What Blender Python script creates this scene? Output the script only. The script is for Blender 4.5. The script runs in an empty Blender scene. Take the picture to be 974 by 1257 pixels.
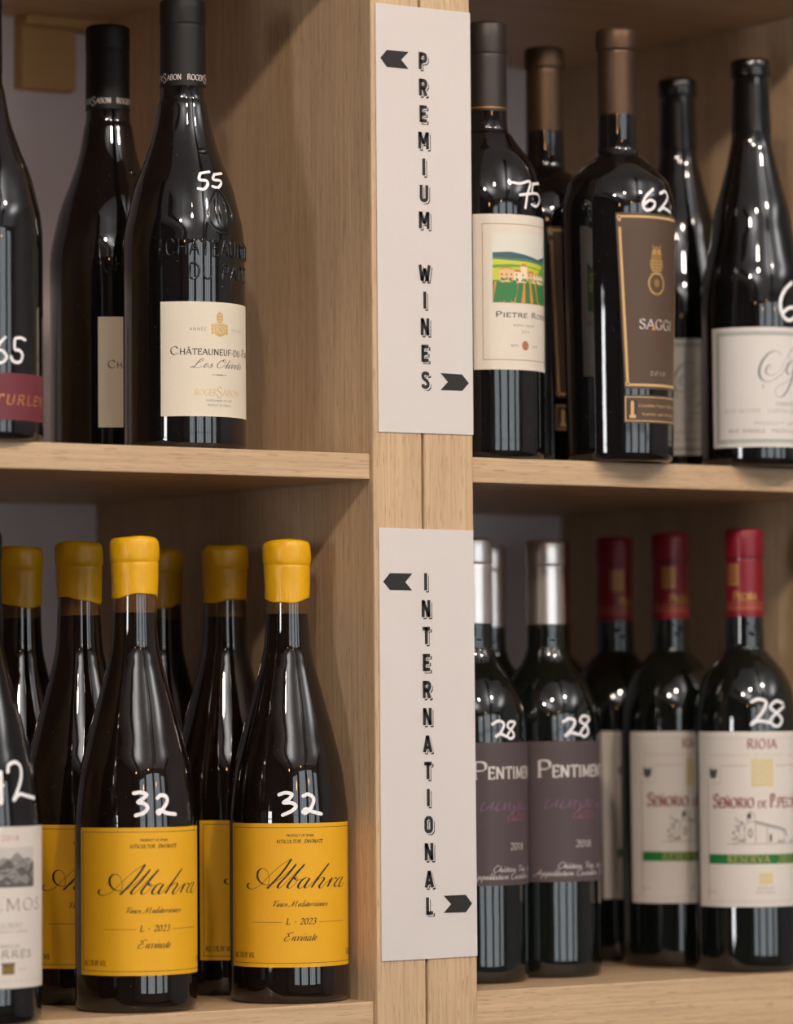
import bpy, math, random
from mathutils import Vector, Matrix
PI = math.pi
random.seed(5)
scn = bpy.context.scene
UP_FILL = 36; SPOT = 4.2
col = scn.collection

# ------------------------------------------------------------------ helpers
def lin(r, g, b):
    f = lambda c: (c/255/12.92) if c/255 <= .04045 else ((c/255+.055)/1.055)**2.4
    return (f(r), f(g), f(b), 1)

def mat(name, color, rough=.5, metal=0, spec=.5, coat=0, coat_rough=.05, sheen=0):
    m = bpy.data.materials.new(name); m.use_nodes = True
    b = m.node_tree.nodes['Principled BSDF']
    b.inputs['Base Color'].default_value = color
    b.inputs['Roughness'].default_value = rough
    b.inputs['Metallic'].default_value = metal
    b.inputs['Specular IOR Level'].default_value = spec
    b.inputs['Coat Weight'].default_value = coat
    b.inputs['Coat Roughness'].default_value = coat_rough
    return m

def noisy(m, scale=(60, 60, 60), amount=.12, bump=0, detail=4, bscale=None):
    """multiply the base colour with a soft noise and add a light bump"""
    nt = m.node_tree; N = nt.nodes; L = nt.links
    b = N['Principled BSDF']; c = tuple(b.inputs['Base Color'].default_value)
    tc = N.new('ShaderNodeTexCoord'); mp = N.new('ShaderNodeMapping'); mp.inputs['Scale'].default_value = scale
    L.new(tc.outputs['Object'], mp.inputs[0])
    n = N.new('ShaderNodeTexNoise'); n.inputs['Detail'].default_value = detail; n.inputs['Scale'].default_value = 1
    L.new(mp.outputs[0], n.inputs['Vector'])
    mx = N.new('ShaderNodeMix'); mx.data_type = 'RGBA'
    mx.inputs[6].default_value = (c[0]*(1-amount), c[1]*(1-amount), c[2]*(1-amount), 1)
    mx.inputs[7].default_value = (min(1, c[0]*(1+amount)), min(1, c[1]*(1+amount)), min(1, c[2]*(1+amount)), 1)
    L.new(n.outputs[0], mx.inputs[0]); L.new(mx.outputs[2], b.inputs['Base Color'])
    if bump:
        bp = N.new('ShaderNodeBump'); bp.inputs['Strength'].default_value = bump; bp.inputs['Distance'].default_value = .0006
        L.new(n.outputs[0], bp.inputs['Height']); L.new(bp.outputs[0], b.inputs['Normal'])
    return m

def wood(name, axis, base=(212, 182, 146), dark=(168, 136, 104)):
    """pale oak laminate; axis = grain direction"""
    m = bpy.data.materials.new(name); m.use_nodes = True
    nt = m.node_tree; N = nt.nodes; L = nt.links; b = N['Principled BSDF']
    tc = N.new('ShaderNodeTexCoord')
    def mapped(along, across, off=0):
        mp = N.new('ShaderNodeMapping'); s = [across]*3; s[axis] = along
        mp.inputs['Scale'].default_value = s; mp.inputs['Location'].default_value = (off, off, off)
        L.new(tc.outputs['Object'], mp.inputs[0]); return mp.outputs[0]
    def noise(vec, detail, rough=.55, dist=0):
        n = N.new('ShaderNodeTexNoise'); n.inputs['Scale'].default_value = 1; n.inputs['Detail'].default_value = detail
        n.inputs['Roughness'].default_value = rough; n.inputs['Distortion'].default_value = dist
        L.new(vec, n.inputs['Vector']); return n.outputs[0]
    def ramp(fac, p0, c0, p1, c1):
        r = N.new('ShaderNodeValToRGB'); e = r.color_ramp.elements
        e[0].position = p0; e[0].color = c0; e[1].position = p1; e[1].color = c1
        L.new(fac, r.inputs[0]); return r.outputs[0]
    broad = noise(mapped(2.2, 46), 3, .5, .3)
    fine = noise(mapped(9, 420, 3), 3, .6)
    pores = noise(mapped(58, 1250, 7), 2, .5)
    c1 = ramp(broad, .3, lin(*[int(x*.92) for x in base]), .72, lin(*base))
    mx = N.new('ShaderNodeMix'); mx.data_type = 'RGBA'; mx.blend_type = 'MIX'
    f1 = ramp(fine, .36, (1, 1, 1, 1), .60, (0, 0, 0, 1))
    ml = N.new('ShaderNodeMath'); ml.operation = 'MULTIPLY'; ml.inputs[1].default_value = .46
    L.new(f1, ml.inputs[0]); L.new(ml.outputs[0], mx.inputs[0]); L.new(c1, mx.inputs[6]); mx.inputs[7].default_value = lin(*dark)
    mx2 = N.new('ShaderNodeMix'); mx2.data_type = 'RGBA'
    f2 = ramp(pores, .33, (1, 1, 1, 1), .41, (0, 0, 0, 1))
    m2 = N.new('ShaderNodeMath'); m2.operation = 'MULTIPLY'; m2.inputs[1].default_value = .5
    L.new(f2, m2.inputs[0]); L.new(m2.outputs[0], mx2.inputs[0]); L.new(mx.outputs[2], mx2.inputs[6]); mx2.inputs[7].default_value = lin(*[int(x*.72) for x in dark])
    L.new(mx2.outputs[2], b.inputs['Base Color'])
    b.inputs['Roughness'].default_value = .42; b.inputs['Specular IOR Level'].default_value = .35
    bp = N.new('ShaderNodeBump'); bp.inputs['Strength'].default_value = .25; bp.inputs['Distance'].default_value = .0003
    L.new(fine, bp.inputs['Height']); L.new(bp.outputs[0], b.inputs['Normal'])
    return m

def emit(name, color, strength):
    m = bpy.data.materials.new(name); m.use_nodes = True
    b = m.node_tree.nodes['Principled BSDF']
    b.inputs['Base Color'].default_value = (.02, .02, .02, 1)
    b.inputs['Emission Color'].default_value = color; b.inputs['Emission Strength'].default_value = strength
    return m

def mesh(name, verts, faces, mats, idx=None, parent=None, smooth=False, flat_from=None):
    me = bpy.data.meshes.new(name); me.from_pydata([tuple(v) for v in verts], [], faces)
    for m in (mats if isinstance(mats, (list, tuple)) else [mats]): me.materials.append(m)
    if idx: me.polygons.foreach_set('material_index', idx)
    if smooth: me.polygons.foreach_set('use_smooth', [True]*len(me.polygons))
    me.update()
    o = bpy.data.objects.new(name, me); col.objects.link(o)
    if parent: o.parent = parent
    return o

def empty(name, loc=(0, 0, 0), rz=0):
    o = bpy.data.objects.new(name, None); col.objects.link(o)
    o.location = loc; o.rotation_euler = (0, 0, rz); o.empty_display_size = .05
    return o

def tag(o, label, cat, group=None, kind=None):
    if kind: o['kind'] = kind
    o['label'] = label; o['category'] = cat
    if group: o['group'] = group
    return o

def box_data(x0, x1, y0, y1, z0, z1):
    v = [(x, y, z) for x in (x0, x1) for y in (y0, y1) for z in (z0, z1)]
    f = [(0, 1, 3, 2), (4, 6, 7, 5), (0, 4, 5, 1), (2, 3, 7, 6), (0, 2, 6, 4), (1, 5, 7, 3)]
    return v, f

def box(name, b, m, parent=None, bevel=0, seg=2):
    import bmesh
    v, f = box_data(*b)
    me = bpy.data.meshes.new(name); me.from_pydata(v, [], f); me.materials.append(m)
    if bevel:
        bm = bmesh.new(); bm.from_mesh(me)
        bmesh.ops.bevel(bm, geom=bm.edges[:], offset=bevel, segments=seg, affect='EDGES', profile=.5)
        bm.to_mesh(me); bm.free()
    o = bpy.data.objects.new(name, me); col.objects.link(o)
    if parent: o.parent = parent
    return o

def boxes(name, bl, m, parent=None):
    V, F = [], []
    for b in bl:
        v, f = box_data(*b); n = len(V); V += v; F += [tuple(i+n for i in q) for q in f]
    return mesh(name, V, F, m, parent=parent)

def catmull(pts, k=6, closed=False):
    if len(pts) < 3: return list(pts)
    out = []; n = len(pts)
    rng = range(n) if closed else range(n-1)
    for i in rng:
        p1, p2 = pts[i], pts[(i+1) % n]
        p0 = pts[i-1] if (i > 0 or closed) else tuple(2*a-b for a, b in zip(p1, p2))
        p3 = pts[(i+2) % n] if (i+2 < n or closed) else tuple(2*b-a for a, b in zip(p1, p2))
        for j in range(k):
            t = j/k
            out.append(tuple(.5*((2*b)+(-a+c)*t+(2*a-5*b+4*c-d)*t*t+(-a+3*b-3*c+d)*t**3) for a, b, c, d in zip(p0, p1, p2, p3)))
    if not closed: out.append(tuple(pts[-1]))
    return out

def lathe(name, prof, mats, parent=None, seg=96, zone=None, wob=None):
    """prof: list of (r,z) in mm from the bottom; zone(z)->material index; wob(a,z,r,i)->(dr,dz)"""
    V, F, I = [], [], []
    for i, (r, z) in enumerate(prof):
        for s in range(seg):
            a = 2*PI*s/seg; dr, dz = wob(a, z, r, i) if wob else (0, 0)
            V.append(((r+dr)/1000*math.sin(a), -(r+dr)/1000*math.cos(a), (z+dz)/1000))
    for i in range(len(prof)-1):
        for s in range(seg):
            t = (s+1) % seg
            F.append((i*seg+s, i*seg+t, (i+1)*seg+t, (i+1)*seg+s))
            I.append(zone((prof[i][1]+prof[i+1][1])/2) if zone else 0)
    if prof[0][0] > .01: F.append(tuple(reversed(range(seg)))); I.append(0)
    n = (len(prof)-1)*seg
    if prof[-1][0] > .01: F.append(tuple(range(n, n+seg))); I.append(zone(prof[-1][1]) if zone else 0)
    return mesh(name, V, F, mats, I, parent, smooth=True)

def rad(prof, z):
    zs = prof
    if z <= zs[0][0]: return zs[0][1]
    for (z0, r0), (z1, r1) in zip(zs, zs[1:]):
        if z <= z1: return r0+(r1-r0)*(z-z0)/(z1-z0)
    return zs[-1][1]

# ------------------------------------------------------------------ lettering
# roman capitals: width, strokes ('~' = curved), serif feet; pen width follows the stroke direction
def S(s):
    out = []
    for part in s.split('|'):
        sm = part.startswith('~'); v = [float(x) for x in part.strip('~').replace(',', ' ').split()]
        out.append((sm, list(zip(v[::2], v[1::2]))))
    return out
ROMAN = {
'A': (8, '0 0 4 10|4 10 8 0|1.7 3.6 6.3 3.6', '0 0 8 0'),
'B': (6.6, '1 0 1 10|~1 10 4 10 5.6 8.8 5.4 6.3 3.8 5.3 1 5.3|~1 5.3 4.3 5.3 6.3 4 6.1 1.2 4.3 0 1 0', ''),
'C': (8, '~7.4 7.8 6 9.6 4.2 10 1.7 8.6 .6 5 1.7 1.4 4.2 0 6.3 .5 7.6 2.3', ''),
'D': (8.4, '1 0 1 10|~1 10 4.5 10 7 8.2 7.8 5 7 1.8 4.5 0 1 0', ''),
'E': (6.2, '1 0 1 10|.2 10 5.6 10 5.8 8.3|1 5.2 4.6 5.2|4.6 6 4.6 4.4|.2 0 5.8 0 6.2 1.9', ''),
'F': (5.8, '1 0 1 10|.2 10 5.4 10 5.6 8.3|1 5.2 4.4 5.2|4.4 6 4.4 4.4', '1 0'),
'G': (8.6, '~7.5 7.8 6 9.6 4.2 10 1.7 8.6 .6 5 1.7 1.4 4.2 0 6.4 .4 7.6 1.2|7.6 0.4 7.6 4.4|6.3 4.4 8.5 4.4', ''),
'H': (8.4, '1.2 0 1.2 10|7.2 0 7.2 10|1.2 5.2 7.2 5.2', '1.2 0 1.2 10 7.2 0 7.2 10'),
'I': (3, '1.5 0 1.5 10', '1.5 0 1.5 10'),
'J': (4, '~2.6 10 2.6 3 2.2 .6 .6 -.6', '2.6 10'),
'K': (8, '1.2 0 1.2 10|1.4 4.6 6.6 10|3 6 7.6 0', '1.2 0 1.2 10 6.6 10 7.4 0'),
'L': (6.2, '1.2 0 1.2 10|.3 0 5.8 0 6.2 2.1', '1.2 10'),
'M': (10.4, '1.2 0 1.6 10|1.6 10 5.2 1|5.2 1 8.8 10|8.8 10 9.2 0', '1.2 0 1.3 10 9.1 10 9.2 0'),
'N': (9, '1.3 0 1.3 10|1.3 10 7.6 0|7.6 0 7.6 10', '1.3 0 1 10 7.6 10'),
'O': (9.2, '~4.6 10 1.8 8.8 .6 5 1.8 1.2 4.6 0 7.4 1.2 8.6 5 7.4 8.8 4.6 10', ''),
'P': (6.6, '1.2 0 1.2 10|~1.2 10 4.2 10 6 8.8 6 6 4.2 4.8 1.2 4.8', '1.2 0'),
'Q': (9.2, '~4.6 10 1.8 8.8 .6 5 1.8 1.2 4.6 0 7.4 1.2 8.6 5 7.4 8.8 4.6 10|4.6 .6 8.8 -1.8', ''),
'R': (7.8, '1.2 0 1.2 10|~1.2 10 4.2 10 5.9 8.9 5.7 6.3 4 5.2 1.2 5.2|3.6 5.2 7.4 0', '1.2 0 7.3 0'),
'S': (6, '~5.2 8 4.4 9.6 3 10 1.2 9.2 .9 7.4 2.2 6 4.4 4.6 5.4 2.8 4.8 .8 3 0 1.3 .5 .6 2.3', ''),
'T': (7.6, '3.8 0 3.8 10|.2 8.3 .4 10 7.2 10 7.4 8.3', '3.8 0'),
'U': (8.2, '~1.2 10 1.2 3.6 1.8 1 4.2 0 6.4 1 7 3.6 7 10', '1.2 10 7 10'),
'V': (8, '.2 10 4 0|4 0 7.8 10', '.3 10 7.7 10'),
'W': (11.4, '.2 10 3.4 0|3.4 0 5.8 10|5.8 10 8.4 0|8.4 0 11.2 10', '.3 10 11.1 10'),
'X': (7.8, '.3 10 7.4 0|7.2 10 .5 0', ''),
'Y': (7.6, '.2 10 3.8 5|3.8 5 7.4 10|3.8 5 3.8 0', '.3 10 7.3 10 3.8 0'),
'Z': (7, '.8 8.6 .8 10 6.4 10|6.4 10 .6 0|.6 0 6.4 0 6.6 1.6', ''),
'0': (6.4, '~3.2 10 1.1 8.6 .6 5 1.1 1.4 3.2 0 5.3 1.4 5.8 5 5.3 8.6 3.2 10', ''),
'1': (4.4, '1 8.4 2.4 10|2.4 10 2.4 0', '2.4 0'),
'2': (6, '~.8 8 1.6 9.6 3.2 10 5 9 5.1 7 3.6 4 .6 .3|.6 .2 5.4 .2 5.7 1.6', ''),
'3': (6, '~.9 8.4 2 9.8 3.6 10 5 8.6 4.6 6.4 2.6 5.4|~2.6 5.4 4.8 4.8 5.4 2.6 4.4 .5 2.4 0 .7 .9', ''),
'4': (6.4, '4.4 0 4.4 10|4.4 10 .4 3|.4 3 6 3', ''),
'5': (6, '5 10 1.4 10 1.1 5.6|~1.1 5.6 3 6.4 5 5.2 5.3 2.6 4 .4 2 0 .6 .8', ''),
'6': (6.2, '~4.8 9.8 2.6 8.6 1 5.6 .8 2.8 1.8 .4 3.4 0 5 1.2 5.2 3.6 4 5.6 2.2 5.4 1 4', ''),
'7': (6, '.6 8.6 .8 10 5.6 10|5.6 10 2.2 0', ''),
'8': (6.2, '~3.1 10 1.2 9 1.2 7 3.1 5.5 5 4 5.2 1.4 3.1 0 1 1.4 1.2 4 3.1 5.5 4.9 7 4.8 9 3.1 10', ''),
'9': (6.2, '~5 6 4 4.4 2.4 4.4 1 6 1 8.6 2.6 10 4.4 9.4 5.3 7 5 4 3.6 1.2 1.4 0', ''),
'-': (4, '.4 4 3.6 4', ''), '.': (2.4, '1.2 0 1.2 .9', ''), ',': (2.4, '1.4 .8 .9 -1.4', ''), ' ': (4, '', ''),
'%': (8, '~2 10 .6 8 2 6 3.4 8 2 10|6.8 10 1.4 0|~6.2 4 4.8 2 6.2 0 7.6 2 6.2 4', ''), '(': (3, '~2.6 11 .8 7 .8 3 2.6 -1', ''), ')': (3, '~.6 11 2.4 7 2.4 3 .6 -1', ''),
'&': (8, '~7.6 4 4 0 1 2 2 5 4.4 7.6 3 10 2 8 7.6 0', ''), '/': (5, '.4 0 4.6 10', ''),
}
# copperplate hand on an x height of 1; only downstrokes swell
SCRIPT = {
'a': (.98, '~.64 .88 .4 1 .14 .75 .06 .35 .22 .02 .44 .2 .66 .95|~.66 .95 .62 .3 .72 .02 .88 .1 1.05 .4'),
'b': (1.0, '~0 .1 .3 .9 .42 1.9|~.42 1.9 .38 .4 .5 .03 .76 .2 .86 .7 .72 .95 1 .85'),
'c': (.66, '~.55 .85 .4 1 .14 .75 .08 .3 .26 .02 .48 .12 .7 .45'),
'd': (.98, '~.64 .88 .4 1 .14 .75 .06 .35 .22 .02 .44 .2 .66 .95|~.74 2 .66 1 .62 .3 .72 .02 .88 .1 1.05 .4'),
'e': (.64, '~0 .25 .34 .55 .5 .82 .36 1 .14 .78 .08 .3 .26 .02 .46 .12 .68 .42'),
'g': (.95, '~.64 .88 .4 1 .14 .75 .06 .35 .22 .02 .44 .2 .66 .95|~.66 .95 .6 -.4 .3 -.95 .1 -.7 .5 -.2 1 .35'),
'h': (1.1, '~0 .1 .3 .9 .42 1.9|.42 1.9 .36 0|~.36 .1 .56 .8 .76 1 .86 .75 .8 .2 .92 .02 1.15 .4'),
'i': (.48, '~0 .3 .24 1|~.24 1 .2 .25 .3 .02 .52 .4|.3 1.45 .34 1.55'),
'l': (.56, '~0 .2 .3 1 .42 1.95|~.42 1.95 .3 .3 .38 .02 .6 .4'),
'm': (1.45, '~0 .3 .2 1|.2 1 .18 0|~.18 .1 .4 .85 .56 1 .64 .8 .62 0|~.62 .1 .84 .85 1 1 1.1 .8 1.06 .2 1.16 .02 1.42 .4'),
'n': (.98, '~0 .3 .2 1|.2 1 .18 0|~.18 .1 .4 .85 .58 1 .68 .8 .64 .2 .74 .02 .98 .4'),
'o': (.75, '~.38 1 .12 .78 .08 .3 .28 .01 .54 .25 .58 .7 .38 1|~.5 .85 .66 .75 .8 .9'),
'p': (1.0, '~0 .3 .2 1|.24 1.2 .2 -.9|~.2 .1 .42 .85 .62 1 .76 .7 .66 .15 .42 0|~.6 .1 .8 .1 1 .4'),
'r': (.72, '~0 .3 .2 1|.2 1 .18 0|~.18 .1 .4 .8 .56 1 .68 .85'),
's': (.6, '~0 .2 .3 .8 .38 1.05|~.38 1.05 .34 .8 .5 .35 .36 .02 .16 .05|.36 .02 .62 .35'),
't': (.58, '~0 .3 .26 1.1 .34 1.5|~.34 1.5 .26 .3 .36 .02 .6 .4|.1 1.02 .52 1.02'),
'u': (.98, '~0 .3 .2 1|~.2 1 .16 .3 .28 .02 .48 .25 .62 1|~.62 1 .58 .25 .7 .02 .94 .4'),
'v': (.86, '~.02 .8 .18 1 .3 .7 .34 0|~.34 0 .6 .5 .66 .95 .6 1 .9 .85'),
'y': (.9, '~.02 .8 .18 1 .28 .6 .34 .1|.7 1 .4 -.1 .1 -.85|~.1 -.85 .3 -.7 .9 .35'),
'V': (1.4, '~0 1.3 .3 1.75 .55 1.9 .6 1.5 .62 .05|~.62 .05 1.1 1 1.3 1.6 1.25 1.9 1 1.9'),
'M': (2.3, '~-.2 .2 0 0 .3 .2 .7 1.9|.7 1.9 .8 0|~.8 0 1.2 1 1.6 1.9|.1.6 1.9 1.6 .2'.replace('.1.6', '1.6')+'|~1.6 .2 1.75 0 2 .2'),
'E': (1.5, '~1.1 1.6 1.2 1.9 .8 1.95 .45 1.6 .55 1.15 .9 1.05|~.9 1.05 .3 .95 .05 .5 .3 0 .8 .05 1.2 .5|~.45 1.6 .15 1.7 0 1.5'),
'L': (1.5, '~.35 1.15 .8 1.35 1.05 1.85 .85 2.05 .6 1.7 .45 .8 .3 .2 .05 0 -.1 .15 .1 .28 .5 .06 .95 0 1.35 .35'),
'O': (1.5, '~.9 1.95 .3 1.6 .05 .8 .3 .1 .8 .05 1.25 .7 1.3 1.5 .9 1.95 .7 1.5 1.2 1.4'),
'C': (1.3, '~1 1.5 1.1 1.9 .7 1.9 .25 1.4 .1 .6 .4 0 .9 .1 1.2 .5'),
'A': (1.6, '~-.2 .3 0 0 .4 .3 1.2 1.95|1.2 1.95 1.15 0|~.3 .7 .8 .8 1.5 .6'),
'S': (1.2, '~.1 .3 .4 0 .9 .5 .5 1.2 .6 1.8 1 1.9 1.1 1.5'), ' ': (.7, ''), ',': (.3, '.1 .1 0 -.3'), '(': (.5, '~.4 2 .1 1.2 .1 .4 .3 -.3'), ')': (.5, '~.1 2 .4 1.2 .4 .4 .1 -.3'),
'&': (1.2, '~1.1 .8 .5 0 .1 .4 .7 1.4 .4 1.9 .2 1.5 1.1 0'), '3': (.8, '~.1 1.2 .5 1.4 .6 1 .3 .8 .6 .5 .5 0 .1 .1'), '.': (.3, '.1 0 .1 .12'), '-': (.6, '.1 .5 .5 .5'),
}
# condensed poster capitals for the shelf signs
POSTER = {
'P': (5.9, '1 0 1 10|1 9 3 9 4.2 8.7 4.8 7.8 4.8 5.8 4.2 4.9 3 4.6 1 4.6', ''), 'R': (5.9, '1 0 1 10|1 9 3 9 4.2 8.7 4.8 7.8 4.8 6.1 4.2 5.2 3 4.9 1 4.9|3 4.8 4.9 0', ''),
'E': (5.4, '1 0 1 10|1 9 5.1 9|1 5 4.5 5|1 1 5.1 1', ''), 'M': (7.4, '1 0 1 10|1.2 9.6 3.7 3|3.7 3 6.2 9.6|6.4 0 6.4 10', ''), 'I': (2, '1 0 1 10', ''),
'U': (6, '1 10 1 2.6 1.5 1.4 2.3 1 3.7 1 4.5 1.4 5 2.6 5 10', ''), 'W': (8.4, '.9 10 2.4 .6|2.4 .6 4.2 8|4.2 8 6 .6|6 .6 7.5 10', ''), 'N': (6, '1 0 1 10|1.1 9.4 4.9 .6|5 0 5 10', ''),
'S': (5.8, '4.8 7.6 4.5 8.6 3.6 9 2.2 9 1.3 8.4 1 7.3 1.6 6 4 4.4 4.8 3 4.6 1.8 3.8 1 2.2 1 1.3 1.4 1 2.6', ''), 'T': (5.8, '2.9 0 2.9 10|.3 9 5.5 9', ''),
'A': (6.2, '.8 0 3 9.6|3 9.6 5.4 0|1.7 2.8 4.5 2.8', ''), 'O': (6, '3 9 2.1 8.9 1.2 8 1 7 1 3 1.2 2 2.1 1.1 3.9 1.1 4.8 2 5 3 5 7 4.8 8 3.9 8.9 3 9', ''), 'L': (5, '1 0 1 10|1 1 4.8 1', ''),
}
ACC = {'Â': ('A', '2.6 11.4 4 12.8 5.4 11.4'), 'Ñ': ('N', '3 11.4 4.2 12 5.2 11.4 6.4 12'), 'Í': ('I', '1.2 11.3 2.6 13'), 'É': ('E', '2.6 11.3 4.2 13'), 'Á': ('A', '3.6 11.3 5.2 13'),
       'í': ('i', '.3 1.4 .5 1.8'), 'á': ('a', '.4 1.4 .6 1.8'), 'â': ('a', '.2 1.35 .45 1.6 .6 1.35')}

class Canvas:
    """flat drawing (u, z in mm, several inks) that is wrapped round a bottle as real geometry"""
    def __init__(s, R=None, k=None):
        s.R = R; s.k = k if k is not None else (R*PI/180 if R else 1); s.P = []     # k: mm per degree
    def quad(s, pts, ink, layer): s.P.append((pts, ink, layer))
    def area(s, us, lo, hi, ink, layer=1):
        for i in range(len(us)-1):
            s.quad([(us[i], lo[i]), (us[i+1], lo[i+1]), (us[i+1], hi[i+1]), (us[i], hi[i])], ink, layer)
    def rect(s, a0, a1, z0, z1, ink, layer=1, rows=1):
        u0, u1 = a0*s.k, a1*s.k; n = max(1, int(abs(u1-u0)/1.2))
        us = [u0+(u1-u0)*i/n for i in range(n+1)]
        for r in range(rows):
            zz0 = z0+(z1-z0)*r/rows; zz1 = z0+(z1-z0)*(r+1)/rows
            s.area(us, [zz0]*(n+1), [zz1]*(n+1), ink, layer)
    def frame(s, a0, a1, z0, z1, w, ink, layer=1):
        d = w/s.k
        s.rect(a0, a1, z0, z0+w, ink, layer); s.rect(a0, a1, z1-w, z1, ink, layer)
        s.rect(a0, a0+d, z0+w, z1-w, ink, layer); s.rect(a1-d, a1, z0+w, z1-w, ink, layer)
    def ellipse(s, a, z, ru, rz, ink, layer=1):
        n = 14; us = [a*s.k+ru*math.cos(PI-PI*i/n) for i in range(n+1)]; h = [rz*math.sin(PI*i/n) for i in range(n+1)]
        s.area(us, [z-q for q in h], [z+q for q in h], ink, layer)
    def stroke(s, pts, w, ink, layer=2, mode='c', smooth=False, thin=None, cap=False, k=6):
        """pts in mm"""
        if smooth: pts = catmull(pts, k)
        q = [pts[0]]
        for p in pts[1:]:
            d = math.hypot(p[0]-q[-1][0], p[1]-q[-1][1])
            if d < 1e-5: continue
            n = int(d/2.0)
            for i in range(1, n+1): q.append((q[-1][0]+(p[0]-q[-1][0])/(n+2-i), q[-1][1]+(p[1]-q[-1][1])/(n+2-i)))
            q.append(p)
        if len(q) < 2: return
        thin = thin if thin is not None else w*.35
        L, Rr = [], []
        for i, p in enumerate(q):
            a = q[max(0, i-1)]; b = q[min(len(q)-1, i+1)]
            dx, dy = b[0]-a[0], b[1]-a[1]; l = math.hypot(dx, dy) or 1; dx /= l; dy /= l
            if mode == 'c': hw = w/2
            elif mode == 'pen': hw = (thin+(w-thin)*abs(math.sin(math.atan2(dy, dx)-math.radians(28)))**1.6)/2
            else:
                hw = (thin+(w-thin)*max(0, -dy)**1.3)/2
                if i in (0, len(q)-1): hw *= .6
            m = 1
            if 0 < i < len(q)-1:
                e = (p[0]-a[0], p[1]-a[1]); f = (b[0]-p[0], b[1]-p[1]); c = (e[0]*f[0]+e[1]*f[1])/((math.hypot(*e)*math.hypot(*f)) or 1)
                m = min(1.5, 1/max(.5, math.sqrt(max(0, (1+c)/2))))
            L.append((p[0]-dy*hw*m, p[1]+dx*hw*m)); Rr.append((p[0]+dy*hw*m, p[1]-dx*hw*m))
        for i in range(len(q)-1):
            s.quad([Rr[i], Rr[i+1], L[i+1], L[i]], ink, layer)
        if cap:
            for p in (q[0], q[-1]):
                s.quad([(p[0]+w/2*math.cos(t*PI/4), p[1]+w/2*math.sin(t*PI/4)) for t in range(8)], ink, layer)
    def line(s, a0, a1, z, w, ink, layer=2): s.rect(a0, a1, z-w/2, z+w/2, ink, layer)
    def text(s, t, a0, a1, z, h, ink, font='roman', w=None, slant=0, layer=2, gap=None, thin=None, small=.76, z1=None):
        """fit the text between the angles a0 and a1 with cap height (roman) or x height (script) h"""
        F = {'roman': ROMAN, 'script': SCRIPT, 'poster': POSTER}[font]
        unit = h/10 if font != 'script' else h
        gap = gap if gap is not None else (1.3 if font == 'roman' else 0 if font == 'script' else 0)
        glyphs = []; x = 0
        for ch in t:
            acc = None; sc = 1; c = ch
            if c in ACC: c, acc = ACC[c]
            elif font == 'roman' and c.islower():
                sc = small; c = c.upper()
            if font == 'roman' and ch == 'ñ': c, acc = ACC['Ñ']; sc = small
            g = F.get(c)
            if g is None: g = F.get(' ')
            glyphs.append((x, g, sc, acc)); x += g[0]*sc+gap*sc
        tot = x-gap
        u0, u1 = a0*s.k, a1*s.k; sx = (u1-u0)/tot
        wd = w if w else h*(.15 if font == 'roman' else .16)
        z1 = z if z1 is None else z1
        for x0, g, sc, acc in glyphs:
            st = S(g[1]) if g[1] else []
            if acc: st = st+S(acc)
            zz = z+(z1-z)*x0/tot
            def M(p, sc=sc, x0=x0, zz=zz): return (u0+(x0+p[0]*sc)*sx+slant*p[1]*sc*unit, zz+p[1]*sc*unit)
            for sm, pts in st:
                k = 4 if h < 4 else 6
                s.stroke([M(p) for p in pts], wd*(sc**.5), ink, layer, 'quill' if font == 'script' else 'pen' if font == 'roman' else 'c', sm, thin, k=k)
            if font == 'roman' and len(g) > 2 and g[2] and h > 1.6:
                v = [float(q) for q in g[2].split()]
                for px, py in zip(v[::2], v[1::2]):
                    a = M((px-1.1, py)); b = M((px+1.1, py)); s.stroke([a, b], wd*.32, ink, layer)
    def build(s, name, mats, order, parent, prof=None, R=None, base=.12, step=.035, taper=None):
        V, F, I = [], [], []
        def place(u, z, lay):
            r = (rad(prof, z) if prof else R)
            if r is None: return (u/1000, -(base+step*lay)/1000, z/1000)
            a = math.radians(u/s.k); rr = (r+base+step*lay)/1000
            return (rr*math.sin(a), -rr*math.cos(a), z/1000)
        for pts, ink, lay in s.P:
            n = len(V); V += [place(u, z, lay) for u, z in pts]; F.append(tuple(range(n, n+len(pts)))); I.append(order.index(ink))
        if s.R_paper if hasattr(s, 'R_paper') else False: pass
        return mesh(name, V, F, mats, I, parent)

def paper(c, edge, ink, nz=28, th=1):
    """paper sheet: edge(z)->(a0,a1); also the cut edge so the sheet has thickness"""
    (z0, z1) = c.zr; nu = 60
    for r in range(nz):
        za = z0+(z1-z0)*r/nz; zb = z0+(z1-z0)*(r+1)/nz
        a0, a1 = edge(za); b0, b1 = edge(zb)
        for i in range(nu):
            t, q = i/nu, (i+1)/nu
            c.quad([((a0+(a1-a0)*t)*c.k, za), ((a0+(a1-a0)*q)*c.k, za), ((b0+(b1-b0)*q)*c.k, zb), ((b0+(b1-b0)*t)*c.k, zb)], ink, 0)

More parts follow.
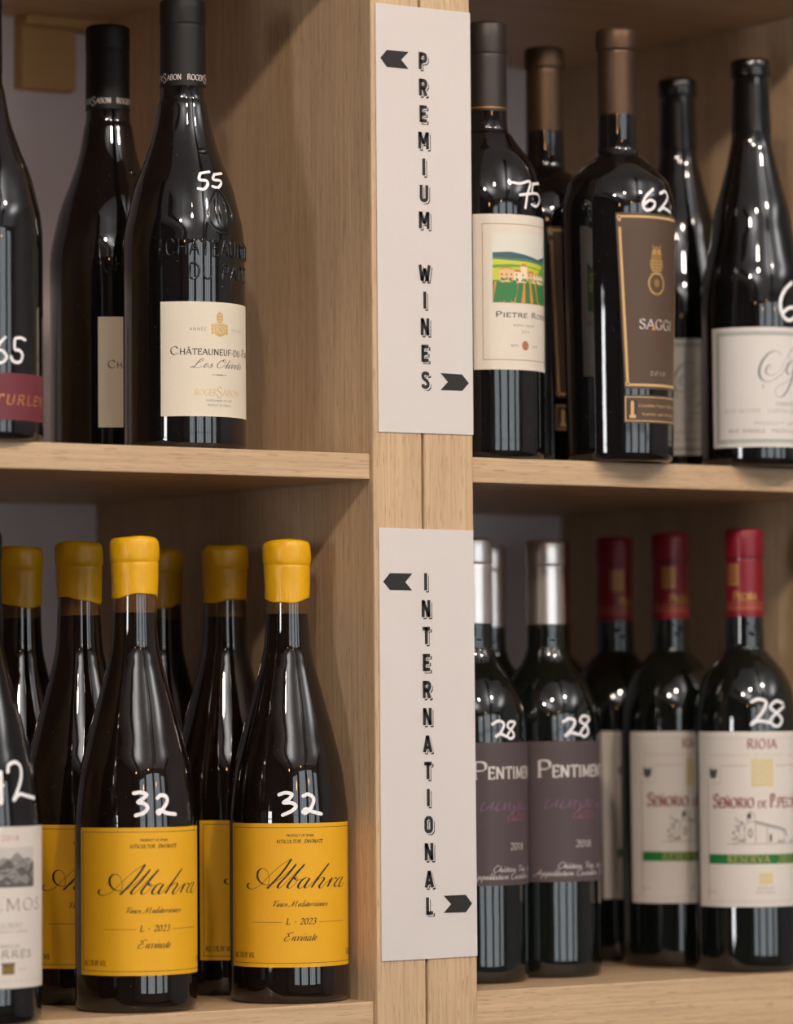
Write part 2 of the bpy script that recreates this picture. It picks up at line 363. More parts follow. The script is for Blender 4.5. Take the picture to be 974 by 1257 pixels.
MARKS={
 'C1': [[(34.8, 183.2), (21.1, 181.6)], [(21.1, 181.6), (18.9, 177.4), (27.9, 176.7), (28.4, 173.9), (22.9, 170.9), (16.4, 171.1)], [(57.5, 183.2), (41.4, 181.6)], [(41.4, 181.6), (37.9, 178.1), (49.6, 177.7), (48.6, 175.3), (41.9, 172.7), (34.9, 173.2)]] ,
 'T': [[(23.9, 65.5), (19.0, 61.9), (15.2, 57.3), (13.8, 52.8), (17.1, 49.3), (21.9, 49.8), (25.0, 52.7), (22.9, 55.9), (19.0, 57.4), (15.2, 56.0)], [(45.1, 64.7), (40.1, 65.8), (34.4, 65.2), (33.2, 62.9), (33.8, 58.1), (38.3, 57.7), (41.9, 54.9), (40.0, 51.0), (35.9, 49.9), (31.5, 50.7), (29.5, 53.3)]] ,
 'A1': [[(-1.8, 138.5), (5.2, 138.9), (10.5, 137.4), (7.2, 135.0), (2.6, 132.8), (8.6, 131.8), (11.2, 129.1), (7.4, 126.1), (0.2, 124.5)], [(21.3, 135.3), (24.8, 136.9), (30.2, 136.3), (31.6, 133.4), (27.6, 129.3), (22.3, 125.6), (21.1, 126.8), (24.7, 127.5), (30.1, 125.7), (40.0, 124.8)]] ,
 'A2': [[(-9.2, 135.3), (-2.7, 136.5), (3.3, 135.5), (1.1, 132.7), (-4.4, 130.2), (2.6, 130.0), (7.2, 128.0), (3.5, 124.9), (-5.4, 122.1)], [(14.6, 134.4), (20.3, 135.3), (25.4, 132.5), (23.1, 127.5), (16.8, 123.4), (14.1, 124.1), (17.4, 125.9), (24.0, 124.0), (32.9, 122.5)]] ,
 'Sal': [[(13.7, 157.1), (10.7, 145.9), (17.1, 145.2), (23.9, 145.7)], [(22.9, 153.8), (21.8, 135.2)], [(30.9, 154.1), (33.3, 158.3), (42.4, 159.8), (48.1, 156.8), (46.8, 150.2), (39.0, 141.0), (35.3, 137.0), (42.4, 140.3), (51.9, 139.2), (65.4, 137.6)]] ,
 'Pi': [[(27.3, 186.5), (38.0, 186.2), (54.7, 188.3), (46.8, 179.4), (42.5, 169.5)], [(36.2, 178.1), (55.6, 180.3)], [(83.9, 189.3), (59.4, 187.0)], [(59.4, 187.0), (55.8, 181.0), (68.0, 180.3), (70.8, 176.4), (61.4, 171.8), (52.3, 172.4)]] ,
 'S1': [[(40.5, 186.1), (30.7, 181.0), (26.1, 175.0), (29.8, 171.0), (38.0, 172.7), (40.4, 176.7), (34.1, 178.0), (28.0, 175.1)], [(49.6, 183.5), (59.8, 185.6), (62.5, 181.6), (52.6, 175.1), (45.6, 171.2), (52.5, 173.5), (65.7, 171.6)]] ,
 'Sp1': [[(47.5, 128.7), (37.3, 123.7), (30.9, 116.9), (29.8, 110.3), (34.0, 103.9), (41.7, 102.0), (51.6, 106.1), (50.2, 110.7), (41.0, 110.6), (32.6, 107.1)]] ,
 'P1': [[(20.7, 176.3), (28.7, 178.5), (34.9, 176.2), (30.2, 170.5), (24.0, 167.4), (29.3, 169.6), (38.5, 167.8)], [(50.8, 177.7), (42.9, 177.8), (39.7, 174.6), (46.1, 171.6), (48.8, 168.1), (42.5, 166.4), (39.5, 168.9), (45.8, 173.2), (51.9, 176.8)]] ,
 'P2': [[(18.0, 177.2), (25.2, 179.5), (32.1, 177.9), (29.2, 173.2), (20.1, 167.5), (26.5, 169.8), (37.0, 168.3)], [(53.7, 180.3), (44.2, 181.3), (39.3, 177.6), (48.6, 174.3), (51.2, 169.6), (43.9, 166.9), (39.4, 169.7), (45.9, 174.3), (54.7, 178.9)]] ,
 'R1': [[(6.8, 190.2), (14.9, 192.0), (23.6, 190.1), (20.3, 184.4), (11.9, 177.9), (6.2, 174.4), (13.7, 176.7), (27.4, 175.5)], [(47.0, 189.0), (37.1, 190.5), (28.7, 186.3), (37.2, 182.0), (43.5, 177.3), (38.1, 173.0), (30.2, 174.0), (28.8, 177.8), (37.3, 182.5), (47.7, 186.7)]] ,
}
ALBAHRA= [[(-39.6, 77.9), (-42.3, 77.4), (-42.7, 75.3), (-37.7, 74.2), (-29.7, 76.1), (-21.4, 81.1), (-10.8, 87.7), (-4.3, 91.1), (2.7, 93.8)], [(2.7, 93.8), (-1.8, 89.1), (-8.2, 83.5), (-16.1, 77.9), (-20.8, 74.6)], [(-21.5, 74.7), (-19.3, 78.3), (-19.0, 82.2), (-21.6, 86.5), (-26.7, 87.5), (-30.7, 85.1), (-30.5, 80.8), (-25.3, 77.6), (-17.4, 77.3), (-10.2, 80.1), (-1.9, 84.4), (7.3, 90.5)], [(7.3, 90.5), (-0.6, 83.9), (-8.3, 78.3), (-10.6, 75.9), (-9.3, 75.0), (-6.0, 76.4), (5.8, 84.3), (15.4, 90.4)], [(15.4, 90.4), (7.0, 83.9), (-0.0, 77.9), (-1.3, 75.7), (0.8, 74.9), (5.0, 77.0), (8.3, 80.4), (7.5, 81.7), (5.7, 80.9), (8.3, 80.0), (11.9, 80.8)], [(19.5, 80.5), (17.1, 81.6), (12.8, 80.1), (9.0, 76.7), (9.5, 74.9), (12.4, 75.2), (17.6, 79.0), (20.4, 81.2)], [(20.4, 81.2), (16.3, 77.4), (15.2, 75.3), (17.3, 75.1), (24.2, 79.0), (33.0, 84.6), (41.9, 90.4)], [(41.9, 90.4), (33.0, 84.3), (25.6, 78.4), (21.7, 75.0)], [(21.7, 75.0), (26.3, 78.8), (31.4, 81.0), (35.1, 81.2), (35.4, 79.9), (30.8, 76.6), (30.2, 74.9), (32.4, 74.7), (38.4, 77.9), (45.9, 81.0)], [(45.9, 81.0), (42.3, 78.0), (39.6, 75.1)], [(39.6, 75.1), (43.5, 78.0), (48.2, 80.4), (51.2, 80.8), (51.8, 79.8)], [(62.4, 80.9), (56.7, 80.5), (49.5, 77.0), (49.9, 75.0), (53.9, 75.3), (60.5, 78.8), (64.2, 81.2)], [(64.2, 81.2), (57.6, 77.4), (56.6, 74.9), (60.1, 74.9), (65.7, 77.1)]]

# ------------------------------------------------------------------ materials
M = {}
M['oak_v'] = wood('oak_upright', 2); M['oak_h'] = wood('oak_shelf', 0); M['oak_d'] = wood('oak_side', 2)
M['block'] = noisy(mat('pale_softwood_block', lin(200, 160, 104), .6), (30, 30, 200), .1)
M['plaster'] = noisy(mat('lilac_grey_paint', lin(226, 218, 221), .75), (14, 14, 14), .04)
M['gap'] = mat('dark_joint', lin(60, 44, 32), .8)
M['sign'] = noisy(mat('textured_card', lin(210, 204, 202), .75), (900, 900, 900), .025, .25)
M['signink'] = noisy(mat('charcoal_print', lin(33, 31, 31), .7), (400, 400, 400), .15)
def glass(name, c, rough=.02, spec=.8):
    m = mat(name, c, rough, 0, spec)
    nt = m.node_tree; N = nt.nodes; L = nt.links; b = N['Principled BSDF']
    tc = N.new('ShaderNodeTexCoord'); n = N.new('ShaderNodeTexNoise'); n.inputs['Scale'].default_value = 30; n.inputs['Detail'].default_value = 1
    L.new(tc.outputs['Object'], n.inputs['Vector'])
    bp = N.new('ShaderNodeBump'); bp.inputs['Strength'].default_value = .16; bp.inputs['Distance'].default_value = .0012
    L.new(n.outputs[0], bp.inputs['Height']); L.new(bp.outputs[0], b.inputs['Normal'])
    # specks of dust
    v = N.new('ShaderNodeTexVoronoi'); v.inputs['Scale'].default_value = 260
    L.new(tc.outputs['Object'], v.inputs['Vector'])
    r = N.new('ShaderNodeValToRGB'); e = r.color_ramp.elements; e[0].position = .045; e[0].color = (.10, .09, .08, 1); e[1].position = .09; e[1].color = c
    L.new(v.outputs['Distance'], r.inputs[0]); L.new(r.outputs[0], b.inputs['Base Color'])
    return m
M['g_black'] = glass('dark_wine_glass', (.0045, .004, .0042, 1))
M['g_brown'] = glass('dark_brown_wine_glass', (.007, .0042, .003, 1))
M['g_amber'] = glass('amber_empty_neck_glass', (.085, .042, .016, 1))
M['g_green'] = glass('dark_green_wine_glass', (.004, .0055, .0045, 1))
M['emboss'] = mat('raised_dark_glass', (.006, .006, .006, 1), .04, 0, .6)
M['wax'] = noisy(mat('yellow_wax', lin(222, 166, 4), .38, 0, .5), (90, 90, 60), .14, .3)
M['wax_o'] = M['wax']
M['cap_black'] = noisy(mat('matt_black_capsule', lin(17, 15, 15), .5, 0, .3), (60, 60, 60), .1, .15)
M['cap_gloss'] = mat('glossy_black_capsule', lin(14, 12, 12), .16)
M['cap_bronze'] = noisy(mat('bronze_foil_capsule', lin(82, 62, 46), .42, .7), (60, 60, 60), .08)
M['cap_grey'] = noisy(mat('charcoal_foil_capsule', lin(50, 42, 40), .42, .3), (60, 60, 60), .08)
M['cap_silver'] = noisy(mat('silver_foil_capsule', lin(214, 208, 203), .3, .92), (60, 60, 10), .06, .1)
M['cap_red'] = noisy(mat('crimson_foil_capsule', lin(124, 8, 28), .38, .1), (60, 60, 60), .08)
M['foil_gold'] = mat('gold_foil_print', lin(176, 128, 66), .4, .4)
M['white_pen'] = mat('white_marker_paint', lin(238, 238, 240), .5)
def ink(n, c, rough=.6, metal=0):
    M[n] = mat('ink_'+n, lin(*c), rough, metal)
def pap(n, c):
    M[n] = noisy(mat('paper_'+n, lin(*c), .62), (700, 700, 700), .035, .12)
pap('yellow', (226, 168, 16)); pap('cream', (216, 207, 190)); pap('ivory', (218, 208, 194)); pap('white', (214, 209, 205))
pap('wine', (104, 38, 50)); pap('brown', (82, 62, 48)); pap('plum', (76, 64, 66)); pap('warmwhite', (214, 207, 199))
ink('black', (17, 15, 18)); ink('grey', (96, 92, 90)); ink('palegrey', (176, 172, 166)); ink('gold', (206, 172, 108), .4, .3); ink('palegold', (214, 200, 160), .45, .1)
ink('copper', (214, 146, 66), .4, .3); ink('line', (158, 116, 92)); ink('sage', (166, 170, 162)); ink('greytext', (128, 124, 124)); ink('slate', (116, 122, 126))
ink('red', (176, 40, 44)); ink('brick', (128, 50, 40)); ink('green', (20, 112, 48)); ink('ltgold', (190, 160, 96), .4, .2); ink('silver', (206, 198, 192), .4, .2)
ink('violet', (132, 92, 130)); ink('rose', (150, 70, 98)); ink('darkbrown', (52, 40, 34)); ink('tan', (210, 172, 116)); ink('bronze', (150, 116, 60), .4, .3)
ink('skyp', (216, 214, 202)); ink('hill', (62, 92, 104)); ink('hill2', (90, 128, 92)); ink('lime', (196, 200, 60)); ink('leaf', (52, 122, 66)); ink('leaf2', (110, 156, 60)); ink('soil', (216, 138, 60))
ink('house', (228, 184, 134)); ink('house2', (238, 216, 184)); ink('roof', (206, 116, 74)); ink('window', (120, 110, 120)); ink('rosegrey', (190, 160, 152)); ink('umber', (102, 84, 62)); ink('crest', (104, 88, 48))
ink('ovalred', (178, 108, 84)); ink('sketch', (104, 102, 106)); ink('sketchd', (72, 70, 74)); ink('mount1', (92, 88, 86)); ink('mount2', (140, 136, 134)); ink('mount3', (196, 190, 186))

# ------------------------------------------------------------------ dimensions (metres)
W = .0797; GAP = (.0386, .0401); D = .373; ZM = .35765; TH = .017; ZT = .696; WI = .342; RX = W+WI

# ------------------------------------------------------------------ the room around the shelves
def structure(o): o['kind'] = 'structure'; return o
FX0, FX1, FY0, FZ0, FZ1 = -3.6, 3.9, -5.4, -1.25, 2.05
M['floorwood'] = wood('floor_boards', 1, (92, 64, 44), (54, 38, 28))
M['ceil'] = noisy(mat('ceiling_paint', lin(226, 222, 220), .8), (3, 3, 3), .04)
M['wallp'] = noisy(mat('room_paint', lin(170, 165, 162), .8), (3, 3, 3), .05)
M['beam'] = noisy(mat('dark_beam', lin(66, 52, 42), .6), (4, 30, 30), .2)
structure(box('floor', (FX0, FX1, FY0, D+.1, FZ0-.1, FZ0), M['floorwood']))
structure(box('ceiling', (FX0, FX1, FY0, D+.1, FZ1, FZ1+.1), M['ceil']))
structure(box('wall_back', (FX0, FX1, D, D+.1, FZ0, FZ1), M['plaster']))
def wall_with_holes(name, axis, pos, thick, a0, a1, holes, m):
    """a wall with rectangular openings; a = running coordinate"""
    bl = []; cur = a0
    for h0, h1, z0, z1 in sorted(holes):
        bl.append((cur, h0, FZ0, FZ1)); bl.append((h0, h1, FZ0, z0)); bl.append((h0, h1, z1, FZ1)); cur = h1
    bl.append((cur, a1, FZ0, FZ1))
    if axis == 'y': bb = [(x0, x1, pos, pos+thick, z0, z1) for x0, x1, z0, z1 in bl]
    else: bb = [(pos, pos+thick, x0, x1, z0, z1) for x0, x1, z0, z1 in bl]
    return structure(boxes(name, bb, m))
front_holes = [(-2.3, -1.25, -.6, 1.75), (-.9, .4, -.6, 1.85), (.75, 1.95, -.6, 1.85), (2.3, 3.2, -.6, 1.75)]
side_holes = [(-1.75, -1.15, -.3, .8)]
wall_with_holes('wall_front', 'y', FY0-.15, .15, FX0, FX1, front_holes, M['wallp'])
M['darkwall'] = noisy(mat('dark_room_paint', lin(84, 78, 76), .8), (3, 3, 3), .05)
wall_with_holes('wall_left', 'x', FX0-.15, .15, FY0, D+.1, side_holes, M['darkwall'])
structure(box('wall_right', (FX1, FX1+.1, FY0, D+.1, FZ0, FZ1), M['wallp']))
M['daylight'] = emit('overcast_daylight', (.86, .94, 1, 1), 2.9)
M['daylight_side'] = emit('bright_daylight', (.98, .98, 1, 1), 22)
n = 1
M['sash'] = mat('white_window_sash', lin(120, 116, 112), .5)
def window(axis, pos, a0, a1, z0, z1, m):
    global n
    root = structure(empty('window_%d' % n, (0, 0, 0))); n += 1
    am = (a0+a1)/2; fr = []
    q4 = (a1-a0)/4
    for b in [(am-q4-.025, am-q4+.025, z0, z1), (am+q4-.025, am+q4+.025, z0, z1), (a0, a0+.05, z0, z1), (a1-.05, a1, z0, z1), (a0, a1, z0, z0+.06), (a0, a1, z1-.05, z1), (am-.018, am+.018, z0, z1), (a0, a1, (z0+z1)/2-.015, (z0+z1)/2+.015)]:
        fr.append((b[0], b[1], pos-.03, pos+.02, b[2], b[3]) if axis == 'y' else (pos-.03, pos+.02, b[0], b[1], b[2], b[3]))
    boxes('window_frame', fr, M['sash'], root)
    box('window_pane', (a0, a1, pos-.05, pos-.045, z0, z1) if axis == 'y' else (pos-.05, pos-.045, a0, a1, z0, z1), m, root)
for h in front_holes: window('y', FY0-.06, *h, M['daylight'])
for h in side_holes: window('x', FX0-.06, *h, M['daylight_side'])
for i, x in enumerate((-2.2, .5)):
    structure(box('trim_%d' % (i+1), (x, x+.14, FY0, -.9, FZ1-.16, FZ1), M['beam']))
# warm pendant lamps hanging out in the shop: the small orange glints on the bottles
M['bulb'] = emit('warm_bulb', (1, .50, .16, 1), 60)
M['brass'] = mat('dark_brass', lin(80, 62, 40), .4, .8)
def pendant(x, y, z, label):
    t = empty('pendant_lamp', (x, y, FZ1)); tag(t, label, 'lamp')
    h = (FZ1-z)*1000
    lathe('cord', [(3, -h+60), (3, 0)], M['brass'], t, 10)
    lathe('socket', [(6, -h+30), (20, -h+30), (22, -h+50), (12, -h+75), (4, -h+80)], M['brass'], t, 20)
    lathe('bulb', catmull([(.02, -h-45), (20, -h-38), (32, -h-12), (26, -h+15), (14, -h+32)], 5), M['bulb'], t, 24)
for (px, py, pz, lb) in ((-1.9, -3.2, 1.35, 'nearest the left wall'), (-1.2, -4.4, 1.2, 'second from the left wall'), (-.3, -3.7, 1.45, 'third from the left wall'), (.9, -4.5, 1.2, 'fourth from the left wall')):
    pendant(px, py, pz, 'warm glowing pendant lamp in the shop behind the camera, '+lb)
# added fill lights, housed in made-up troughs, brighten the ceiling and bottle reflections
M['trough'] = mat('trough_metal', lin(70, 66, 62), .5)
for (tx, ty, lb) in ((-1.6, -3.0, 'nearest the left wall'), (.6, -2.6, 'in the middle of the shop'), (2.4, -2.8, 'nearest the right wall')):
    t = empty('fill_uplight', (tx, ty, FZ1)); tag(t, 'added fill light in a long hanging trough, brightening the ceiling, '+lb, 'lamp')
    boxes('trough', [(-.09, .09, -.6, .6, -.62, -.61), (-.09, -.08, -.6, .6, -.61, -.55), (.08, .09, -.6, .6, -.61, -.55)], M['trough'], t)
    for sy in (-.5, .5): box('rod', (-.004, .004, sy-.004, sy+.004, -.61, 0), M['trough'], t)
    la = bpy.data.lights.new('ceiling_fill', 'AREA'); la.shape = 'RECTANGLE'; la.size = .14; la.size_y = 1.15; la.energy = UP_FILL; la.color = (.97, .98, 1)
    lo = bpy.data.objects.new('ceiling_fill', la); col.objects.link(lo); lo.parent = t; lo.location = (0, 0, -.59); lo.rotation_euler = (PI, 0, 0)

# track spotlights aimed at the shelves
for (tx, ty, tz, lb) in ((-1.45, -1.75, 1.62, 'left one of three'), (-.5, -1.75, 1.62, 'middle one of three'), (.7, -1.75, 1.62, 'right one of three')):
    t = empty('track_spotlight', (tx, ty, FZ1)); tag(t, 'small dark ceiling spotlight tilted towards the bottles, '+lb, 'lamp')
    d = Vector((.05-tx*.9, .1-ty, .15-tz)).normalized(); q = d.to_track_quat('-Z', 'Y')
    lathe('stem', [(9, (tz-FZ1)*1000+30), (9, 0)], M['trough'], t, 16)
    hd = lathe('lamp_head', [(50, 4), (62, 0), (64, 6), (64, 120), (52, 132), (.02, 134)], M['trough'], t, 32)
    hd.location = (0, 0, tz-FZ1); hd.rotation_mode = 'QUATERNION'; hd.rotation_quaternion = q
    la = bpy.data.lights.new('lamp', 'AREA'); la.shape = 'DISK'; la.size = .12; la.energy = SPOT; la.color = (1, .82, .64); la.spread = math.radians(110)
    lo = bpy.data.objects.new('lamp', la); col.objects.link(lo); lo.parent = t; lo.rotation_mode = 'QUATERNION'; lo.rotation_quaternion = q
    lo.location = Vector((0, 0, tz-FZ1))+d*.006

# ------------------------------------------------------------------ shelving
LX = -WI
def cabinet(name, x0, x1, wl, wr, dz, label):
    """x0,x1 inner faces; wl, wr thickness of uprights; dz lift of the bottom shelf"""
    t = empty(name, (x0, 0, 0)); tag(t, label, 'shelving')
    def pb(nm, b, m, bev=.0008, seg=2):
        bb = (b[0]-x0, b[1]-x0, b[2], b[3], b[4], b[5]); return box(nm, bb, m, t, bev, seg)
    pb('side_panel', (x0-wl, x0, 0, D, -.05, 1.06), M['oak_v'], .0016)
    pb('side_panel', (x1, x1+wr, 0, D, -.05, 1.06), M['oak_v'], .0016)
    y0 = .004
    pb('shelf', (x0, x1, y0, D, ZM-TH, ZM), M['oak_h'])
    pb('shelf', (x0, x1, y0, D, ZT, ZT+TH), M['oak_h'])
    pb('bottom_shelf', (x0, x1, y0, D, -.04, dz), M['oak_h'])
    return t
ca = cabinet('wine_shelving', LX, 0, .0386, .0386, 0, 'pale oak shelving bay left of the signs, holding the yellow-sealed bottles')
cb = cabinet('wine_shelving', W, RX, W-.0401, .0386, .0028, 'pale oak shelving bay right of the signs, holding the red-capped bottles')
# wooden cleat fixed in the top corner of the left bay
bl = empty('wall_cleat', (-.0449, D, .666)); tag(bl, 'small square blond wooden block under the top shelf at the upper left', 'wood block')
bl.parent = None

def sign(name, x0, x1, z0, z1, label):
    t = empty(name, (0, 0, 0)); tag(t, label, 'sign'); return t
def card(corners, parent):
    V = [(x/1000, y, z/1000) for y in (-.0009, -.0002) for x, z in corners]
    f = [(0, 1, 2, 3), (7, 6, 5, 4)]+[(i, i+4, (i+1) % 4+4, (i+1) % 4) for i in range(4)]
    return mesh('card', V, f, M['sign'], parent=parent)
def column_text(c, word, x, dx, z, pitch):
    for i, ch in enumerate(word):
        if ch == ' ': continue
        g = POSTER[ch]; h = 11.4; sx = h/10; xc = x+dx*i; x0 = xc-g[0]*sx/2; zz = z-i*pitch-h/2
        for lay, off, wd, inkn in ((1, 1.45, 2.3, 'signink'), (2, .45, 3.15, 'sign'), (3, 0, 2.4, 'signink')):
            for sm, pts in S(g[1]):
                c.stroke([(x0+off+px*sx, zz-off*.95+py*sx) for px, py in pts], wd, inkn, lay)
def arrow(c, pts):
    (a, b, d, e, f, g) = pts
    c.quad([pts[0], pts[1], pts[3], pts[5]], 'signink', 1)
    c.quad([pts[1], pts[2], pts[3]], 'signink', 1); c.quad([pts[3], pts[4], pts[5]], 'signink', 1)
def printing(c, name, parent):
    return c.build(name, [M['signink'], M['sign']], ['signink', 'sign'], parent, R=None, base=.92, step=.05)
t1 = empty('hanging_sign', (0, 0, 0)); tag(t1, 'long white card sign with black vertical PREMIUM WINES lettering on the oak uprights', 'sign')
card([(3.6, 371.8), (79.2, 372.1), (79.3, 655.5), (3.6, 655.3)], t1)
c = Canvas(k=1); column_text(c, 'PREMIUM', 40.9, 0, 619.8, 17.72); printing(c, 'lettering', t1)
c = Canvas(k=1); column_text(c, 'WINES', 40.9, 0, 619.8-8*17.72, 17.72); printing(c, 'lettering', t1)
for ar in ([(7, 619), (12.2, 624.7), (29.6, 624.8), (23.7, 619.1), (29.5, 613.3), (12.1, 613.3)],
           [(75.9, 406.5), (70.5, 401.1), (52.9, 401), (58.8, 406.7), (53, 412.4), (70.4, 412.2)]):
    c = Canvas(k=1); arrow(c, ar); printing(c, 'arrow', t1)
t2 = empty('hanging_sign', (0, 0, 0)); tag(t2, 'long white card sign with black vertical INTERNATIONAL lettering below the other sign', 'sign')
card([(3.1, 26.1), (78.9, 26.3), (78.4, 308.3), (3.3, 309)], t2)
c = Canvas(k=1); column_text(c, 'INTERNATIONAL', 39.8, .1, 273.8, 17.76); printing(c, 'lettering', t2)
for ar in ([(6.2, 273.5), (11.7, 279.2), (29.4, 279.1), (23.8, 273.4), (29.2, 267.9), (11.6, 268)],
           [(75, 61.2), (70, 55.5), (52.1, 55.7), (58, 61.3), (52.2, 67), (69.9, 67.1)]):
    c = Canvas(k=1); arrow(c, ar); printing(c, 'arrow', t2)

# ------------------------------------------------------------------ bottles
PROF = {
'alb': [(0, 39), (122, 39.2), (138, 37.5), (154, 35.2), (168, 31.8), (183, 28), (209, 20.8), (222, 17.5), (235, 15.2), (264, 14.0), (301, 13.6)],
'cdp': [(0, 40.3), (136, 40.1), (148, 38.8), (157.5, 36.8), (175, 32.4), (193, 25.6), (210.5, 20), (229, 16.6), (241, 14.9), (300, 14.2)],
'bor': [(0, 37.5), (165, 37.5), (186, 36), (199.5, 33), (211.7, 27.5), (218.6, 22), (225.6, 16), (235, 13.8), (313, 13)],
'sag': [(0, 36.6), (160, 39.3), (178, 38.8), (187, 37), (195, 34), (204, 26), (211, 18), (218, 14), (300, 12.8)],
'spo': [(0, 38.5), (113, 38), (132, 36), (146, 33), (164, 29.5), (182, 26.5), (200.7, 21.5), (219.6, 17), (238, 14), (290, 12.6)]}
TOP = {'alb': 301.6, 'cdp': 299.8, 'bor': 313.6, 'pen': 304.6, 'pie': 300.2, 'sag': 300.9, 'spo': 290.5}
PROF['pen'] = [(0, 37), (160, 37), (180, 36), (193, 33.2), (204, 28.2), (212, 22.6), (219, 17.6), (227, 14.6), (237, 13.5), (304, 13)]
PROF['pie'] = [(0, 37.8), (160, 37.8), (176, 37.2), (187, 35.5), (199, 32), (207.7, 27.5), (214.3, 22.5), (222.6, 17), (232, 13.8), (300, 13)]
SM = {}
for k_, p_ in PROF.items():
    # one smooth curve shared by the glass and everything printed on it
    s_ = []
    for (za, ra), (zb, rb), seg_ in zip(p_[1:], p_[2:], range(99)):
        for z, r in catmull([(z, r) for z, r in p_[1:]], 6)[seg_*6:seg_*6+6]: s_.append((z, max(min(r, max(ra, rb)), min(ra, rb))))
    s_.append(p_[-1]); SM[k_] = [(0, p_[0][1])]+[(z, r) for z, r in s_]
def glass_profile(k):
    p = SM[k]; r0 = p[0][1]
    out = [(.02, 28), (r0*.35, 22), (r0*.62, 8), (r0*.74, 1), (r0*.80, 0), (r0-4, .2), (r0-1.8, 1), (r0-.5, 2.8), (r0, 5.5)]
    zl = 5.5
    for z, r in p[1:]:
        if z > TOP[k]-1.2: break
        while z-zl > 9: zl += (z-zl)/math.ceil((z-zl)/8); out.append((rad(p, zl), zl))
        if z > zl+.2: out.append((r, z)); zl = z
    out.append((out[-1][0]*.8, TOP[k]-1)); out.append((.02, TOP[k]-1))
    return out

def capsule_profile(bot, rb, top, rt, lip, rl):
    """foil from bot to top with a ring of height lip; radii in mm"""
    g = top-lip
    return [(rb-.5, bot-.05), (rb, bot), (rb, bot+.3), ((rb*2+rt)/3, bot+(g-bot)*.33), (rt, g-3), (rt, g-1.2), (rt-.25, g-.6), (rl-.1, g+.2), (rl, g+1), (rl, g+lip*.5), (rl-.1, top-2.4), (rl-.6, top-1), (rl-1.8, top-.2), (rl-3.5, top), (.02, top)]

def marks_part(key, k, parent, w=1.55):
    c = Canvas(k=1)
    for st in MARKS[key]:
        # store as degrees: convert to arc length with the local radius inside build
        c.stroke([(a, z) for a, z in catmull(st, 6)], w, 'p', 1, cap=False)
    # true-width strokes: rebuild in local mm
    c.P = []
    for st in MARKS[key]:
        zc = sum(z for a, z in st)/len(st); ac = sum(a for a, z in st)/len(st); r = rad(SM[k], zc)
        slope = abs(rad(SM[k], zc+3)-rad(SM[k], zc-3))/6; ws = math.sqrt(1+slope*slope)
        kk = r*PI/180
        tmp = Canvas(k=1); tmp.stroke([((a-ac)*kk, (z-zc)*ws) for a, z in st], w*random.uniform(.92, 1.08), 'p', 1, smooth=True, cap=True, k=8)
        for pts, i_, l_ in tmp.P: c.P.append(([(ac+u/kk, zc+v/ws) for u, v in pts], 'p', 1))
    return c.build('price_marking', [M['white_pen']], ['p'], parent, prof=SM[k], base=.14, step=.03)

def sheet(c, k, name, inks, parent, base=.12):
    return c.build(name, [M[i] for i in inks], inks, parent, prof=SM[k], base=base)

def new_label(k, zr): c = Canvas(R=rad(SM[k], 60)); c.zr = zr; return c

# ---- yellow script label
def label_yellow(parent):
    c = new_label('alb', (23.8, 116.8)); paper(c, lambda z: (-68.5, 89), 'yellow')
    c.frame(-64.6, 85.2, 26.3, 114.2, .32, 'black')
    for st in ALBAHRA: c.stroke([(a*c.k, z) for a, z in st], 1.5, 'black', 2, 'quill', True, .3)
    c.text('PRODUCT OF SPAIN', -2, 24.5, 108.2, 1.3, 'black', w=.34)
    c.text('VITICULTOR  ENVÍNATE', -11.7, 33.9, 103.9, 2.2, 'black', slant=.25, w=.48)
    c.text('Vinos Mediterráneos', -17.3, 38.8, 63, 2.0, 'black', 'script', slant=.55, w=.5, thin=.22)
    c.text('L - 2023', -2.8, 26, 51.5, 3.8, 'black', slant=.22, w=.78)
    c.line(-37.1, -6.3, 52.8, .24, 'black'); c.line(29.7, 62.8, 52.8, .24, 'black')
    c.text('Envínate', -5.4, 26.6, 40.8, 2.9, 'black', 'script', slant=.5, w=.62, thin=.24)
    c.text('ALC 13% BY VOL', -62.6, -35.2, 29.8, 3.4, 'black', w=.42)
    c.text('750 ML', 68.8, 84, 30.5, 3.6, 'black', w=.42)
    return sheet(c, 'alb', 'label', ['yellow', 'black'], parent)

